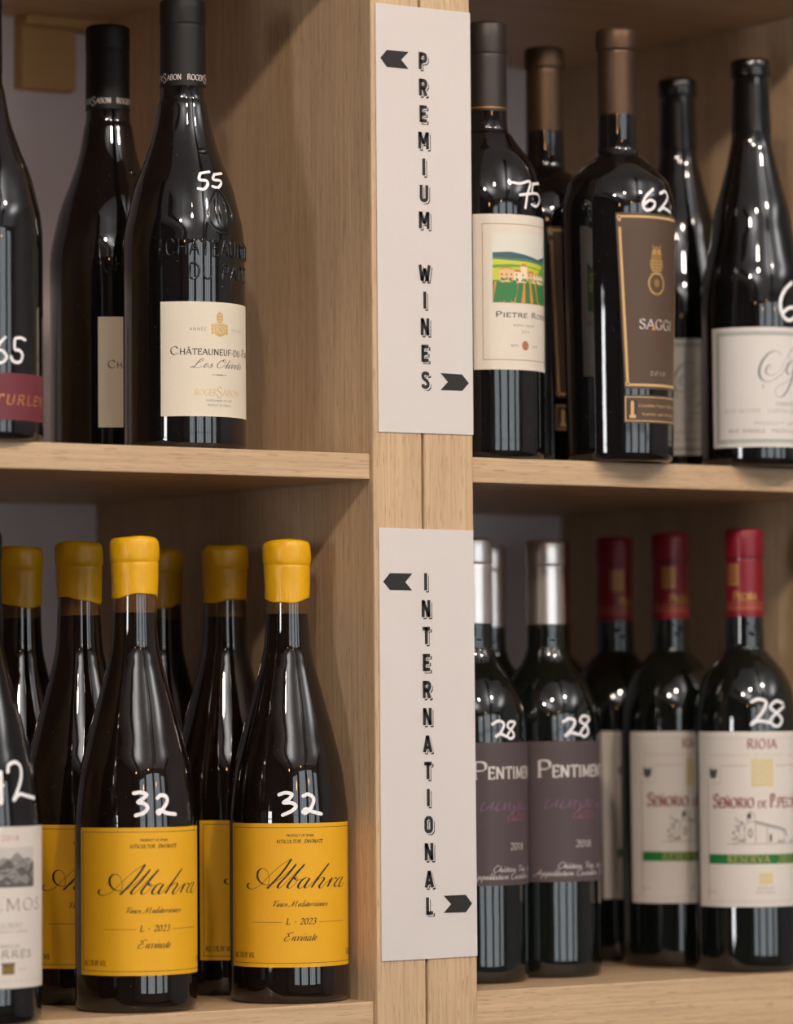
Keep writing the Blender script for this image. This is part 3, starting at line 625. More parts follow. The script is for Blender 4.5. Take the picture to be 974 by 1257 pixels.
# ---- cream label with gold shield
def label_cream(parent):
    k = 'cdp'; c = new_label(k, (22.4, 96.8)); paper(c, lambda z: (-22.3, 92), 'cream')
    a0 = 35.1
    # crown
    c.area([(a0-3.6)*c.k, (a0-2)*c.k, a0*c.k, (a0+2)*c.k, (a0+3.6)*c.k], [84.6, 83.2, 83, 83.2, 84.6], [88.8, 89.6, 91, 89.6, 88.8], 'gold')
    for dz in (84.6, 86.6, 88.4): c.line(a0-3.2, a0+3.2, dz, .28, 'cream', 2)
    us = [(a0+d)*c.k for d in (-6.2, -4, 0, 4, 6.2)]
    c.area(us, [76.2, 75.2, 74.2, 75.2, 76.2], [82.6, 83, 82.6, 83, 82.6], 'gold')
    for sgn in (-1, 1):
        for z in (77, 79.2, 81.4): c.ellipse(a0+sgn*8, z, 1, 1.2, 'gold')
    c.frame(a0-5.3, a0+5.3, 76.4, 82.2, .22, 'palegold', 2)
    c.text('RS', a0-4.4, a0+4.4, 77, 4.4, 'cream', w=.5)
    c.text('ANNÉE', 4.8, 20.7, 78, 1.9, 'grey', w=.26, gap=4)
    c.text('2020', 49.2, 65.3, 78, 1.8, 'grey', w=.26, gap=4)
    c.text('C', -13, -5.6, 62.3, 5.1, 'black', w=.85, thin=.3)
    c.text('HÂTEAUNEUF-DU-', -4.2, 66, 62.3, 3.8, 'black', w=.72, thin=.3)
    c.text('P', 67.5, 72.5, 62.3, 5.0, 'black', w=.85, thin=.3); c.text('APE', 73.5, 90, 62.3, 3.8, 'black', w=.72, thin=.3)
    c.text('Les', 6, 26, 53.8, 2.9, 'black', 'script', slant=.6, w=.62, thin=.24)
    c.text('Olivets', 30, 64, 54, 2.9, 'black', 'script', slant=.6, w=.62, thin=.24)
    c.line(26, 43, 49.5, .3, 'grey'); c.line(31, 38, 49.5, .5, 'black', 3)
    c.text('ROGER', 9.3, 31, 36, 4, 'gold', w=.5); c.text('S', 31.4, 37, 34.6, 7.2, 'gold', w=.7); c.text('ABON', 38, 60.1, 36, 4, 'gold', w=.5)
    c.text('CHÂTEAUNEUF DU PAPE', 20.3, 49, 32.1, 1.2, 'grey', w=.2); c.text('PRODUCT OF FRANCE', 21.6, 47.5, 29.1, 1.2, 'grey', w=.2)
    return sheet(c, k, 'label', ['cream', 'gold', 'palegold', 'grey', 'black'], parent)

# ---- wine red band label
def label_wine(parent):
    c = new_label('cdp', (12.8, 42.8)); paper(c, lambda z: (2, 84), 'wine', 8)
    c.text('TURLEY', 13, 73.5, 22.8, 6, 'copper', slant=.22, w=.85, gap=3.2)
    return sheet(c, 'cdp', 'label', ['wine', 'copper'], parent)

# ---- white label with mountain engraving
def label_mountain(parent):
    c = new_label('alb', (22.9, 120.8)); paper(c, lambda z: (-31, 86), 'warmwhite')
    c.text('2018', 21.1, 39.1, 112.4, 2.9, 'red', w=.42, gap=2.4)
    c.text('DOQ', -8, 8, 112.4, 2.9, 'red', w=.42, gap=2.4)
    c.rect(-4, 58.9, 84, 108.2, 'mount3')
    rnd = random.Random(3)
    for lay, base, amp, col_ in ((2, 102, 3, 'mount2'), (3, 97, 4, 'mount1'), (4, 92, 4, 'mount2'), (5, 88, 3, 'mount1')):
        n_ = 30; us = [(-4+62.9*i/n_)*c.k for i in range(n_+1)]
        ph = rnd.uniform(0, 6)
        hi = [base+amp*math.sin(ph+i*.33)*.6+amp*.4*math.sin(ph*2+i*.9) for i in range(n_+1)]
        c.area(us, [84]*(n_+1), hi, col_, lay)
    for i in range(60):
        a = rnd.uniform(-3, 55); z = rnd.uniform(85.5, 100); l = rnd.uniform(1.5, 4)
        c.stroke([(a*c.k, z), (min(a*c.k+l, 58*c.k), z+rnd.uniform(-2, 2.4))], .5, rnd.choice(['mount3', 'mount1', 'sketchd']), 6)
    c.text('SALMOS', -14.5, 69.5, 69.9, 7.2, 'umber', w=.75, gap=2.2, thin=.24)
    c.text('PRIORAT', 12, 43, 59.4, 2.9, 'grey', w=.3); c.text('DENOMINACIO D ORIGEN', 5, 49, 56.6, 1.2, 'grey', w=.2)
    c.text('FAMILIA', 16, 38.9, 47.5, 1.9, 'mount1', w=.34, gap=2.6); c.text('TORRES', .5, 54.5, 41.4, 4.4, 'mount1', w=.8, gap=2.4)
    c.rect(21.4, 34, 31.4, 37.6, 'crest'); c.rect(20.6, 34.8, 37, 38.4, 'crest')
    for a in (23.5, 27.7, 31.9): c.ellipse(a, 34.4, .8, 2.1, 'bronze', 2)
    c.text('1870', 38, 47, 33.6, 1.3, 'grey', slant=.2, w=.2)
    c.text('MIGUEL TORRES S.A. E-08 BCN', -14, 73, 26.3, 1.7, 'palegrey', w=.26, gap=2)
    return sheet(c, 'alb', 'label', ['warmwhite', 'red', 'mount3', 'mount2', 'mount1', 'sketchd', 'umber', 'grey', 'crest', 'bronze', 'palegrey'], parent)

# ---- ivory label with a painted vineyard
def label_vineyard(parent):
    k = 'pie'; c = new_label(k, (59.6, 164.6)); paper(c, lambda z: (-15.8, 99), 'ivory')
    c.frame(-6.2, 89.5, 66, 158.2, .45, 'line')
    A0, A1 = 4.5, 80.5; K = c.k
    c.rect(A0, A1, 104.8, 152, 'skyp')
    def band(lo, hi, inkn, lay, a0=A0, a1=A1):
        n_ = 24; us = [(a0+(a1-a0)*i/n_)*K for i in range(n_+1)]
        f = lambda arr, t: arr[min(len(arr)-2, int(t*(len(arr)-1)))]*(1-(t*(len(arr)-1)-min(len(arr)-2, int(t*(len(arr)-1)))))+arr[min(len(arr)-2, int(t*(len(arr)-1)))+1]*(t*(len(arr)-1)-min(len(arr)-2, int(t*(len(arr)-1))))
        c.area(us, [f(lo, i/n_) for i in range(n_+1)], [f(hi, i/n_) for i in range(n_+1)], inkn, lay)
    band([120]*5, [138.6, 139.2, 137.5, 135.2, 138.4], 'hill', 2)
    band([120]*5, [135.6, 134.6, 134.8, 133.5, 133.6], 'hill2', 3)
    band([118]*5, [134, 133.2, 133, 132, 130.6], 'lime', 4)
    band([118]*5, [130.2, 130.8, 130.2, 129, 128], 'leaf2', 5); band([118]*5, [128, 128.8, 129.4, 128, 127], 'lime', 6)
    band([118]*4, [118, 127, 131, 137], 'leaf2', 7, 55, A1)
    band([104.8]*5, [119.8, 119.6, 119.2, 119, 119.2], 'leaf', 8)
    # furrows fan out from the horizon
    for i in range(10):
        at = A0+2+i*8.2; ab = 42+(at-42)*1.5
        p = [(42+(at-42)*.98)*K, ab*K]
        def cl(u): return max(A0*K, min(A1*K, u))
        c.quad([(cl(p[1]-1.7), 104.8), (cl(p[1]+1.7), 104.8), (cl(p[0]+.8), 119), (cl(p[0]-.6), 119)], 'soil', 9)
    for a0, a1, z1, b in ((11, 27, 127, 'house'), (27, 35, 125.6, 'house2'), (35, 43, 129.6, 'house2'), (43, 54, 125, 'house'), (54, 74, 124.4, 'house2')):
        c.rect(a0, a1, 118.6, z1, b, 10)
        c.quad([((a0-1)*K, z1-.2), ((a1+1)*K, z1-.2), (((a0+a1)/2+2)*K, z1+1.8), (((a0+a1)/2-2)*K, z1+1.8)], 'roof', 11)
        for j in range(int((a1-a0)/5)):
            for zz in (120.2, 123): c.rect(a0+2+j*5, a0+3.6+j*5, zz, zz+1.5, 'window', 12)
    rnd = random.Random(8)
    for i in range(26): c.ellipse(rnd.uniform(A0+1, A1-1), 119.4+rnd.uniform(-.6, 1.2), rnd.uniform(.6, 1.5), rnd.uniform(.5, 1.1), rnd.choice(['leaf', 'leaf2']), 13)
    c.text('Pietre Rosse', 7, 83, 95.1, 3.4, 'black', w=.85, thin=.35, small=.8)
    c.text('NAPA VALLEY', 26, 55, 89, 1.2, 'black', w=.24, gap=2); c.text('2015', 35.4, 46, 84.7, 1.3, 'black', w=.24, gap=2)
    c.ellipse(40.5, 76.1, 2.9, 3.2, 'ovalred', 2); c.ellipse(40.5, 76.1, 1.2, 2, 'line', 3)
    c.text('ESTD', 23.4, 31.7, 75.2, 1.2, 'black', w=.24); c.text('1996', 50, 59, 75.2, 1.2, 'black', w=.24)
    return sheet(c, k, 'label', ['ivory', 'line', 'skyp', 'hill', 'hill2', 'lime', 'leaf', 'leaf2', 'soil', 'house', 'house2', 'roof', 'window', 'black', 'ovalred'], parent)

# ---- brown owl label in two pieces
def label_owl(parent):
    k = 'sag'; c = new_label(k, (48.8, 169)); e = lambda z: (-2.5+7.7*(169-z)/120.2, 91-7.7*(169-z)/120.2)
    paper(c, e, 'brown', 28)
    K = c.k
    for z0, z1 in ((50.6, 52.2), (165.6, 167.2)):
        a0, a1 = e(z0); c.rect(a0+2.2, a1-2.2, z0, z1, 'tan')
    for sgn in (0, 1):
        for j in range(12):
            za = 50.6+116.6*j/12; zb = 50.6+116.6*(j+1)/12
            ea, eb = e(za)[sgn], e(zb)[sgn]; d = (2.2, 4.8) if not sgn else (-4.8, -2.2)
            c.quad([((ea+d[0])*K, za), ((ea+d[1])*K, za), ((eb+d[1])*K, zb), ((eb+d[0])*K, zb)], 'tan', 1)
    for z in (52, 166):
        for a in (e(z)[0]+3.4, e(z)[1]-3.4): c.ellipse(a, z, 1.6, 1.6, 'tan', 2); c.ellipse(a, z, .8, .8, 'brown', 3)
    a = 42.3
    c.ellipse(a, 140.5, 4.6, 6.2, 'bronze', 1)
    for s_ in (-1, 1):
        c.quad([((a+s_*3.2)*K-1.6, 143.5), ((a+s_*3.2)*K+1.6, 143.5), ((a+s_*6.2)*K, 148.6)], 'bronze', 2)
        c.ellipse(a+s_*3.2, 142.6, 1.4, 1.6, 'tan', 3); c.ellipse(a+s_*3.2, 142.6, .6, .7, 'darkbrown', 4)
    c.ellipse(a, 134.4, 6, 6.4, 'bronze', 1)
    for j in range(5):
        for s_ in (-1, 0, 1): c.stroke([((a+s_*5)*K-1.2, 137-j*2.2), ((a+s_*5)*K, 136-j*2.2), ((a+s_*5)*K+1.2, 137-j*2.2)], .4, 'tan', 3)
    pts = [(a*K+6.6*math.cos(t*PI/12), 121+7.2*math.sin(t*PI/12)) for t in range(25)]
    c.stroke(pts, 1.9, 'bronze', 2); c.stroke(pts, .5, 'tan', 3); c.ellipse(a, 121.4, 2.4, 3, 'bronze', 2); c.ellipse(a, 113.6, 1.6, 1, 'bronze', 3)
    c.text('SAGGI', 21.3, 66.8, 89.8, 6.6, 'silver', w=1.1)
    c.quad([((a-7)*K, 89.2), ((a-1)*K, 89.2), ((a-4)*K, 92)], 'copper', 4)
    c.text('2010', 33.3, 55.5, 58.2, 2.6, 'silver', w=.42, gap=3)
    # lower strip
    def quadrow(a0, a1, z0, z1, inkn, lay): c.rect(a0, a1, z0, z1, inkn, lay)
    quadrow(4.6, 84, 25.6, 44.4, 'brown', 0); c.frame(5.6, 83, 26.6, 43.4, .6, 'tan', 1)
    c.rect(8.2, 18.4, 28.6, 41, 'darkbrown', 1); c.rect(11.4, 15, 29, 39, 'tan', 2); c.ellipse(13.2, 39.4, 1.1, 1.3, 'tan', 3); c.rect(10, 17, 28.8, 31, 'tan', 3)
    c.text('Columbia Valley Red Wine', 20, 80, 36.4, 2, 'tan', w=.36); c.text('Vinted and Bottled', 24, 76, 30.6, 1.9, 'tan', w=.36)
    return sheet(c, k, 'label', ['brown', 'tan', 'bronze', 'darkbrown', 'silver', 'copper'], parent)

# ---- white label with sage border and big flourish
def label_flourish(parent):
    k = 'spo'; c = new_label(k, (12.8, 96.8)); paper(c, lambda z: (-49.5+1.6*(96.8-z)/84, 97), 'white')
    c.frame(-42.5, 90, 16.2, 93.2, 2.2, 'sage'); c.frame(-43.4, 91, 15.6, 93.8, .3, 'slate', 2)
    K = c.k
    P_ = lambda l: [(a*K, z) for a, z in l]
    c.stroke(P_([(16.2, 67.1), (18, 68.4), (17, 70.4), (13, 68), (13, 64), (20, 63), (30, 68), (36, 75), (44, 82), (52, 84)]), 1.1, 'slate', 2, 'quill', True, .25)
    c.stroke(P_([(30, 77), (25, 80), (16, 78.4), (8, 72), (5.2, 65), (8, 60), (15, 58.4), (24, 61), (33, 66), (38, 72), (40, 79), (46, 82)]), 1.7, 'slate', 2, 'quill', True, .4)
    c.stroke(P_([(44, 74), (38, 70), (36, 66), (40, 63.6), (46, 68), (50, 74), (44, 62), (36, 52), (28, 47.6), (22, 50), (25, 55), (34, 58), (54, 66)]), 1.6, 'slate', 2, 'quill', True, .3)
    c.stroke(P_([(54, 66), (58, 72), (62, 70), (62, 64), (70, 66)]), 1.3, 'slate', 2, 'quill', True, .3)
    c.stroke(P_([(9, 57), (10, 54), (8, 55)]), .5, 'slate', 2)
    c.text('CHARDONNAY', 23, 60, 41.8, 2.4, 'slate', w=.42, gap=3)
    c.text('RUE BOYER', -32, 5.7, 37, 2.2, 'greytext', w=.32, gap=2.5); c.text('CORVALLIS OREGON', 14.4, 72, 37, 2.2, 'greytext', w=.32)
    c.text('PRODUCT OF USA', -.7, 60, 28.2, 2.2, 'greytext', w=.34); c.text('RUE BAMBLE', -27.6, 11.2, 22.9, 2.5, 'greytext', w=.42); c.text('PRODUCED', 17.7, 50, 22.9, 2.2, 'greytext', w=.4)
    return sheet(c, k, 'label', ['white', 'sage', 'slate', 'greytext'], parent)

# ---- white estate label with green stripe
def label_estate(parent):
    k = 'bor'; c = new_label(k, (46.2, 169.2)); paper(c, lambda z: (-63.3+1.5*(169-z)/120, 98), 'warmwhite')
    K = c.k
    c.line(-60, 95, 164.6, .3, 'palegrey'); c.line(-60, 95, 50.6, .3, 'palegrey')
    c.line(-29, 2, 145.2, .55, 'rosegrey'); c.line(33, 94, 145.2, .55, 'rosegrey'); c.rect(-47, -45.4, 52, 134, 'rosegrey'); c.rect(80.4, 82, 52, 134, 'rosegrey')
    c.text('RIOJA', 1.1, 34.3, 157.4, 6.3, 'brick', w=1.2, thin=.5)
    c.text('Denominación de Origen Calificada'.replace('ó', 'o'), -43, 78, 152, 2, 'rosegrey', w=.32)
    c.rect(4.6, 30.8, 130.2, 150.4, 'palegold')
    for i in range(4):
        for j in range(3): c.frame(6.4+j*8, 12+j*8, 131.6+i*4.7, 135+i*4.7, .35, 'ltgold', 2)
    c.frame(-46.6, -29.4, 132.6, 144.6, .35, 'rosegrey'); c.ellipse(-38.6, 139.4, 3.2, 3.2, 'sketchd', 2); c.ellipse(-41.6, 141.8, 1.4, 1.6, 'sketchd', 2); c.ellipse(-35, 141.8, 1.6, 1.2, 'sketchd', 2)
    c.text('S', -38.5, -31.5, 115.8, 9.4, 'brick', w=1.7, thin=.6); c.text('EÑORIO', -30.5, 7.5, 115.8, 6.8, 'brick', w=1.4, thin=.55)
    c.text('DE', 12, 21.4, 115.8, 4.6, 'brick', w=.9, thin=.4); c.text('P.', 26, 34, 115.8, 9.4, 'brick', w=1.7, thin=.6); c.text('PECIÑA', 35, 74, 115.8, 6.8, 'brick', w=1.4, thin=.55)
    # chapel sketch
    def sk(pts, w=.4, inkn='sketch'): c.stroke([(a*K, z) for a, z in pts], w, inkn, 2)
    sk([(-3, 91), (-3, 102), (1, 106), (9, 106), (9, 91)]); sk([(0, 106), (1, 111), (4, 113.4), (8, 111), (8.6, 106)]); c.ellipse(2.4, 110, 1.5, 2.2, 'sketchd', 3)
    sk([(9, 106), (30, 102.6), (44, 100.4), (48, 96)], .8, 'sketchd'); sk([(9, 104.6), (30, 101.2), (44, 99)]); sk([(44, 99), (44, 91)]); sk([(22, 102), (22, 91)]); sk([(-22, 90.4), (60, 90.4)], .35)
    c.ellipse(26, 94.5, .9, 3, 'sketchd', 3); c.ellipse(3.4, 98, 1.6, 3.2, 'sketch', 3); c.ellipse(3.4, 98, .8, 2.2, 'warmwhite', 4)
    rnd = random.Random(2)
    for i in range(46):
        a = rnd.gauss(-10, 3.4); z = rnd.uniform(91, 107); sk([(a, z), (a+rnd.uniform(-4, 4), z+rnd.uniform(-2, 3))], .45, rnd.choice(['sketch', 'sketchd']))
    for i in range(20):
        a = rnd.uniform(30, 62); sk([(a, 91), (a+rnd.uniform(-3, 3), 91+rnd.uniform(.5, 3))], .4)
    c.rect(-45.2, 80, 76.3, 83.1, 'green')
    c.text('RESERVA  2015', -21.5, 56, 77.2, 5.2, 'ltgold', w=.8, gap=2.2, layer=3)
    c.rect(11.8, 28.4, 61.8, 70.4, 'palegold')
    for j in range(3): c.frame(13.4+j*4.8, 16.8+j*4.8, 63, 69, .35, 'ltgold', 2)
    c.text('BODEGAS', 11, 29, 58.6, 1.6, 'greytext', w=.26); c.text('PECIÑA', 9, 31, 55.4, 1.9, 'greytext', w=.32); c.text('75CL', -46.4, -35, 55.8, 1.9, 'greytext', w=.28)
    c.text('EMBOTELLADO EN LA PROPIEDAD SAN VICENTE', -46, 74, 48, 1.3, 'palegrey', w=.2)
    return sheet(c, k, 'label', ['warmwhite', 'palegrey', 'rosegrey', 'brick', 'palegold', 'ltgold', 'sketch', 'sketchd', 'green', 'greytext'], parent)

# ---- plum label with silver capitals
def label_plum(parent):
    k = 'pen'; c = new_label(k, (66.6, 163.8)); paper(c, lambda z: (-22.5, 106), 'plum')
    c.text('P', -11.3, 3.6, 139.2, 11.4, 'silver', w=2.2, thin=.7); c.text('ENTIMENTO', 5.4, 95, 139.2, 7.8, 'silver', w=1.75, thin=.6)
    c.text('(Al,My)&(Bas,n)', -4.2, 86, 117.6, 3.1, 'violet', 'script', slant=.35, w=.55, thin=.3)
    c.text('CaCO3'.replace('O', 'C'), 27, 57, 110.4, 2.5, 'rose', 'script', slant=.35, w=.6, thin=.35)
    c.text('2018', 31.4, 53, 90.6, 4.6, 'silver', w=.8)
    c.text('Château Vieux et Cie', 9.6, 84, 75.8, 2.3, 'silver', 'script', slant=.35, w=.45, thin=.28)
    c.text('Appellation Castillon  Cotes de', -15.5, 100, 70.8, 2.3, 'silver', 'script', slant=.35, w=.45, thin=.28)
    return sheet(c, k, 'label', ['plum', 'silver', 'violet', 'rose'], parent)

# ---- seals and capsules
def wax(parent, seed=0):
    r_ = random.Random(seed); ph = [r_.uniform(0, 6) for _ in range(6)]
    prof = [(14.2, 262.5), (14.75, 263), (14.85, 264.5), (14.9, 270), (15.1, 276), (15.3, 281), (15.3, 284), (15.1, 285.2), (15.6, 286.6), (15.95, 289), (16, 293), (15.8, 297), (15.2, 299.6), (13.8, 301.2), (11, 301.8), (6, 301.6), (.02, 301.5)]
    prof = catmull(prof, 3)
    def wob(a, z, r, i):
        low = max(0, (272-z)/9)
        dz = low*(1.7*math.sin(a+ph[0])+.9*math.sin(2*a+ph[1])+.35*math.sin(5*a+ph[2])) if z < 272 else (.5*math.sin(a*2+ph[3]) if z > 299 else .3*math.sin(a+ph[4])*(1 if z > 278 else 0))
        dr = .14*math.sin(3*a+ph[3]+z*.1)+.1*math.sin(7*a+z*.35+ph[5]) if r > 8 else 0
        return dr, dz
    return lathe('wax_seal', prof, M['wax'], parent, 72, wob=wob)
def foil(parent, k, bot, rb, rt, lip, rl, m, name='capsule'):
    return lathe(name, capsule_profile(bot, rb, TOP[k], rt, lip, rl), m, parent, 72)

def make_glass(k, parent, m=None, zone=None):
    return lathe('bottle_glass', glass_profile(k), m or M['g_black'], parent, 96, zone)

CAM = (-1.38993, -2.12366)
def root(name, X, Y, F, rot=0):
    """turned so its front faces the shopper; rot in degrees turns the bottle further"""
    rz = math.atan2(CAM[1]-Y, CAM[0]-X)+PI/2
    return empty(name, (X, Y, F), rz+math.radians(rot))

def yellow_bottle(X, Y, rot, label, mark=None, seed=0):
    t = root('wine_bottle', X, Y, 0, rot); tag(t, label, 'bottle', 'wine bottles sealed with yellow wax')
    make_glass('alb', t, [M['g_brown'], M['g_amber']], lambda z: 1 if z > 251.5 else 0); wax(t, seed); label_yellow(t)
    return t
def copy_tree(src, X, Y, F, rot, label, keep=lambda c: True):
    c = src.copy(); col.objects.link(c); r = root('tmp', X, Y, F, rot); c.location = r.location; c.rotation_euler = r.rotation_euler
    bpy.data.objects.remove(r); c['label'] = label
    for ch in list(src.children):
        if not keep(ch): continue
        d = ch.copy(); col.objects.link(d); d.parent = c
        for g in ch.children: e = g.copy(); col.objects.link(e); e.parent = d
    return c
nomark = lambda ch: not ch.name.startswith('price')

# lower left bay
A2 = yellow_bottle(-.0361, .0501, 0, 'dark bottle with yellow wax and yellow label priced 32, next to the INTERNATIONAL sign')
def ytree(X, Y, rot, label, seed, keep=nomark):
    c = root('wine_bottle', X, Y, 0, rot); tag(c, label, 'bottle', 'wine bottles sealed with yellow wax')
    for ch in list(A2.children):
        if ch.name.startswith('wax'): continue
        d = ch.copy(); col.objects.link(d); d.parent = c
    wax(c, seed); return c
A1 = ytree(-.1532, .0473, 6.2, 'dark bottle with yellow wax and yellow label priced 32, left one of the front pair', 4)
A3 = ytree(-.0318, .1368, 41.5, 'yellow-waxed dark bottle standing between and just behind the two bottles priced 32', 7)
A4 = ytree(-.1500, .1269, 5, 'yellow-waxed dark bottle peeking out left behind the left bottle priced 32', 11)
A5 = ytree(-.0300, .2262, 20, 'yellow-waxed dark bottle furthest back, cap just right of the left 32 bottle', 15)
A6 = ytree(-.1482, .2130, 10, 'yellow-waxed dark bottle at the far left edge, behind the row in front', 19)
# marks are drawn per bottle (each was written by hand)
def add_marks(t, key, k, delta=0, w=1.55):
    o = marks_part(key, k, t, w); o.rotation_euler = (0, 0, math.radians(-delta)); return o
add_marks(A2, 'A2', 'alb', 0, 2.3); add_marks(A1, 'A1', 'alb', 6.2, 2.3)
SL = root('wine_bottle', -.2815, .018, 0, 0); tag(SL, 'dark bottle with white mountain-engraving label cut off by the lower left edge', 'bottle')
make_glass('alb', SL, M['g_black']); foil(SL, 'alb', 240, 15.4, 14.8, 17, 15.2, M['cap_black']); label_mountain(SL); add_marks(SL, 'Sal', 'alb', 0, 2.5)

# upper left bay
C1 = root('wine_bottle', -.1025, .0693, ZM, 0); tag(C1, 'black embossed bottle priced 55 with a full cream label, front one', 'bottle', 'embossed black bottles with cream labels')
gl = make_glass('cdp', C1, M['g_black'])
cp = foil(C1, 'cdp', 241.4, 15.25, 14.9, 17, 15.2, M['cap_black'])
c = Canvas(R=15.3)
for s0 in (10.8, 130.8, 250.8):
    c.text('ROGER', s0, s0+49, 245.2, 3.5, 'silver', w=.6, thin=.3); c.text('S', s0+51, s0+64, 243.8, 6, 'silver', w=.7); c.text('ABON', s0+67, s0+105, 245.2, 3.5, 'silver', w=.6, thin=.3)
c.build('capsule_lettering', [M['silver']], ['silver'], cp, R=15.25, base=.06)
c = Canvas(R=15.2)
c.text('LAMITAL', -10, 60, 287.5, 6.6, 'e', w=.9); c.build('embossing', [M['cap_black']], ['e'], cp, R=15.1, base=.32)
label_cream(C1); add_marks(C1, 'C1', 'cdp', 0, 1.9)
# raised lettering on the shoulder
def ridge(strokes, parent, k, w=1.5, h=1.05):
    """rounded raised lines on the glass: list of polylines (deg, mm)"""
    V, F = [], []
    for st in strokes:
        p = st
        n0 = len(V); m = 7
        P3 = []
        for a, z in p:
            r = rad(SM[k], z); A = math.radians(a); P3.append(Vector((r*math.sin(A), -r*math.cos(A), z))/1000)
        for i, q in enumerate(P3):
            tg = (P3[min(i+1, len(P3)-1)]-P3[max(0, i-1)]).normalized(); A = math.radians(p[i][0]); nn = Vector((math.sin(A), -math.cos(A), 0)); sd = nn.cross(tg).normalized()
            sc = .55 if i in (0, len(P3)-1) else 1
            for j in range(m):
                t = PI*j/(m-1); V.append(q+sd*math.cos(t)*w/2000*sc+nn*(math.sin(t)*h/1000*sc-.0002))
        for i in range(len(P3)-1):
            for j in range(m-1): F.append((n0+i*m+j, n0+i*m+j+1, n0+(i+1)*m+j+1, n0+(i+1)*m+j))
    return mesh('embossing', V, F, M['emboss'], parent=parent, smooth=True)
def emb_text(t, a0, a1, z, h, arc=0):
    gl_ = []; x = 0
    for ch in t: g = ROMAN[ch]; gl_.append((x, g)); x += g[0]+2
    tot = x-2; out = []
    for x0, g in gl_:
        for sm, pts in (S(g[1]) if g[1] else []):
            q = [(a0+(a1-a0)*(x0+px)/tot, z+py*h/10-arc*(((x0+px)/tot-.5)*2)**2) for px, py in pts]
            q = catmull(q, 5) if sm else [tuple(q[i][j]+(q[i+1][j]-q[i][j])*t_/4 for j in (0, 1)) for i in range(len(q)-1) for t_ in range(4)]+[q[-1]]
            out.append(q)
    return out
em = emb_text('CHATEAUNEUF', -17.4, 98, 126.8, 10.5)+emb_text('DU PAPE', 4.6, 79, 111.8, 9.8)
a_ = 41
em += [catmull(q, 5) for q in ([(a_, 172), (a_-7, 167), (a_-15, 158), (a_-14, 150), (a_-9, 145.5)], [(a_, 172), (a_+8, 167), (a_+15, 158), (a_+14, 150), (a_+9, 145.5)], [(a_-11, 146), (a_, 144.5), (a_+11, 146)], [(a_-9, 143), (a_, 141.6), (a_+9, 143)], [(a_, 171), (a_-2, 158), (a_, 146)], [(a_-6, 165), (a_-7, 157), (a_-5, 148)], [(a_+6, 165), (a_+7, 157), (a_+5, 148)])]
ridge(em, gl, 'cdp')
V_ = []
pip = lathe('embossing', [(6*math.cos(t*PI/16), 6*math.sin(t*PI/16)*.35) for t in range(9)], M['emboss'], gl, 24)
A_ = math.radians(33); r_ = rad(SM['cdp'], 197)/1000
pip.location = (r_*math.sin(A_)*.96, -r_*math.cos(A_)*.96, .197); pip.rotation_euler = (math.radians(72), 0, A_); pip.scale = (.75, .45, 1)
C2 = copy_tree(C1, -.0964, .1812, ZM, 12, 'black embossed bottle with cream label standing behind the one priced 55', nomark)
TB = root('wine_bottle', -.2715, .035, ZM, 0); tag(TB, 'dark bottle with wine-red band label and gold lettering at the left edge', 'bottle')
make_glass('cdp', TB, M['g_black']); foil(TB, 'cdp', 241.4, 15.25, 14.9, 17, 15.2, M['cap_black']); label_wine(TB); add_marks(TB, 'T', 'cdp', 0, 1.9)
TB.scale = (1, 1, .965)

# upper right bay
PB = root('wine_bottle', .1195, .0379, ZM, 0); tag(PB, 'dark bottle priced 75 with ivory label showing a painted vineyard', 'bottle')
make_glass('pie', PB, M['g_black']); cp = foil(PB, 'pie', 238.4, 13.9, 13.6, 22, 14, M['cap_grey'])
c = Canvas(R=13.9); c.rect(-180, 180, 240.2, 241, 'g'); c.build('gold_band', [M['foil_gold']], ['g'], cp, R=13.9, base=.05)
label_vineyard(PB); add_marks(PB, 'Pi', 'pie', 0, 1.9)
S1 = root('wine_bottle', .2142, .0164, ZM, 0); tag(S1, 'broad dark bottle priced 62 with brown owl label and bronze capsule', 'bottle', 'bronze-capped bottles with brown owl labels')
make_glass('sag', S1, M['g_black']); foil(S1, 'sag', 238, 13.4, 13.1, 15, 14.3, M['cap_bronze']); label_owl(S1); add_marks(S1, 'S1', 'sag', 0, 2.1)
S2 = copy_tree(S1, .2164, .1051, ZM, 4, 'bronze-capped bottle half hidden behind the ones priced 75 and 62', nomark)
P1 = root('wine_bottle', .3351, .0190, ZM, 0); tag(P1, 'dark sloping-shouldered bottle with white flourish label at the right edge, in front', 'bottle', 'dark bottles with white flourish labels')
make_glass('spo', P1, M['g_black']); foil(P1, 'spo', 238, 14.3, 12.9, 13, 14.3, M['cap_gloss']); label_flourish(P1); add_marks(P1, 'Sp1', 'spo', 0, 2.4)
P2 = copy_tree(P1, .3435, .1151, ZM, -13, 'dark bottle with white flourish label standing behind and left of its twin', nomark)

# lower right bay
F = .0028
R1 = root('wine_bottle', .3487, .0500, F, 0); tag(R1, 'red-capped dark bottle priced 28 with white label, front right', 'bottle', 'red-capped bottles with green-striped white labels')
make_glass('bor', R1, M['g_green']); cp = foil(R1, 'bor', 250.7, 13.75, 13.2, 21, 13.8, M['cap_red'])
c = Canvas(R=13.6)
for s0 in (0, 180):
    c.rect(s0-58, s0-17, 273, 288, 'g')
    for i in range(4): c.frame(s0-55+i*9.5, s0-48+i*9.5, 274.6, 286.6, .4, 'r', 2)
    c.text('Peciña', s0-34, s0+38, 262.4, 6.2, 'g', w=1.3, thin=.6)
c.rect(-180, 180, 260, 260.6, 'g'); c.rect(-180, 180, 255.4, 258.6, 'b')
M['cap_band'] = mat('copper_red_band', lin(158, 72, 52), .4, .2)
c.build('gold_print', [M['foil_gold'], M['cap_red'], M['cap_band']], ['g', 'r', 'b'], cp, R=13.62, base=.16)
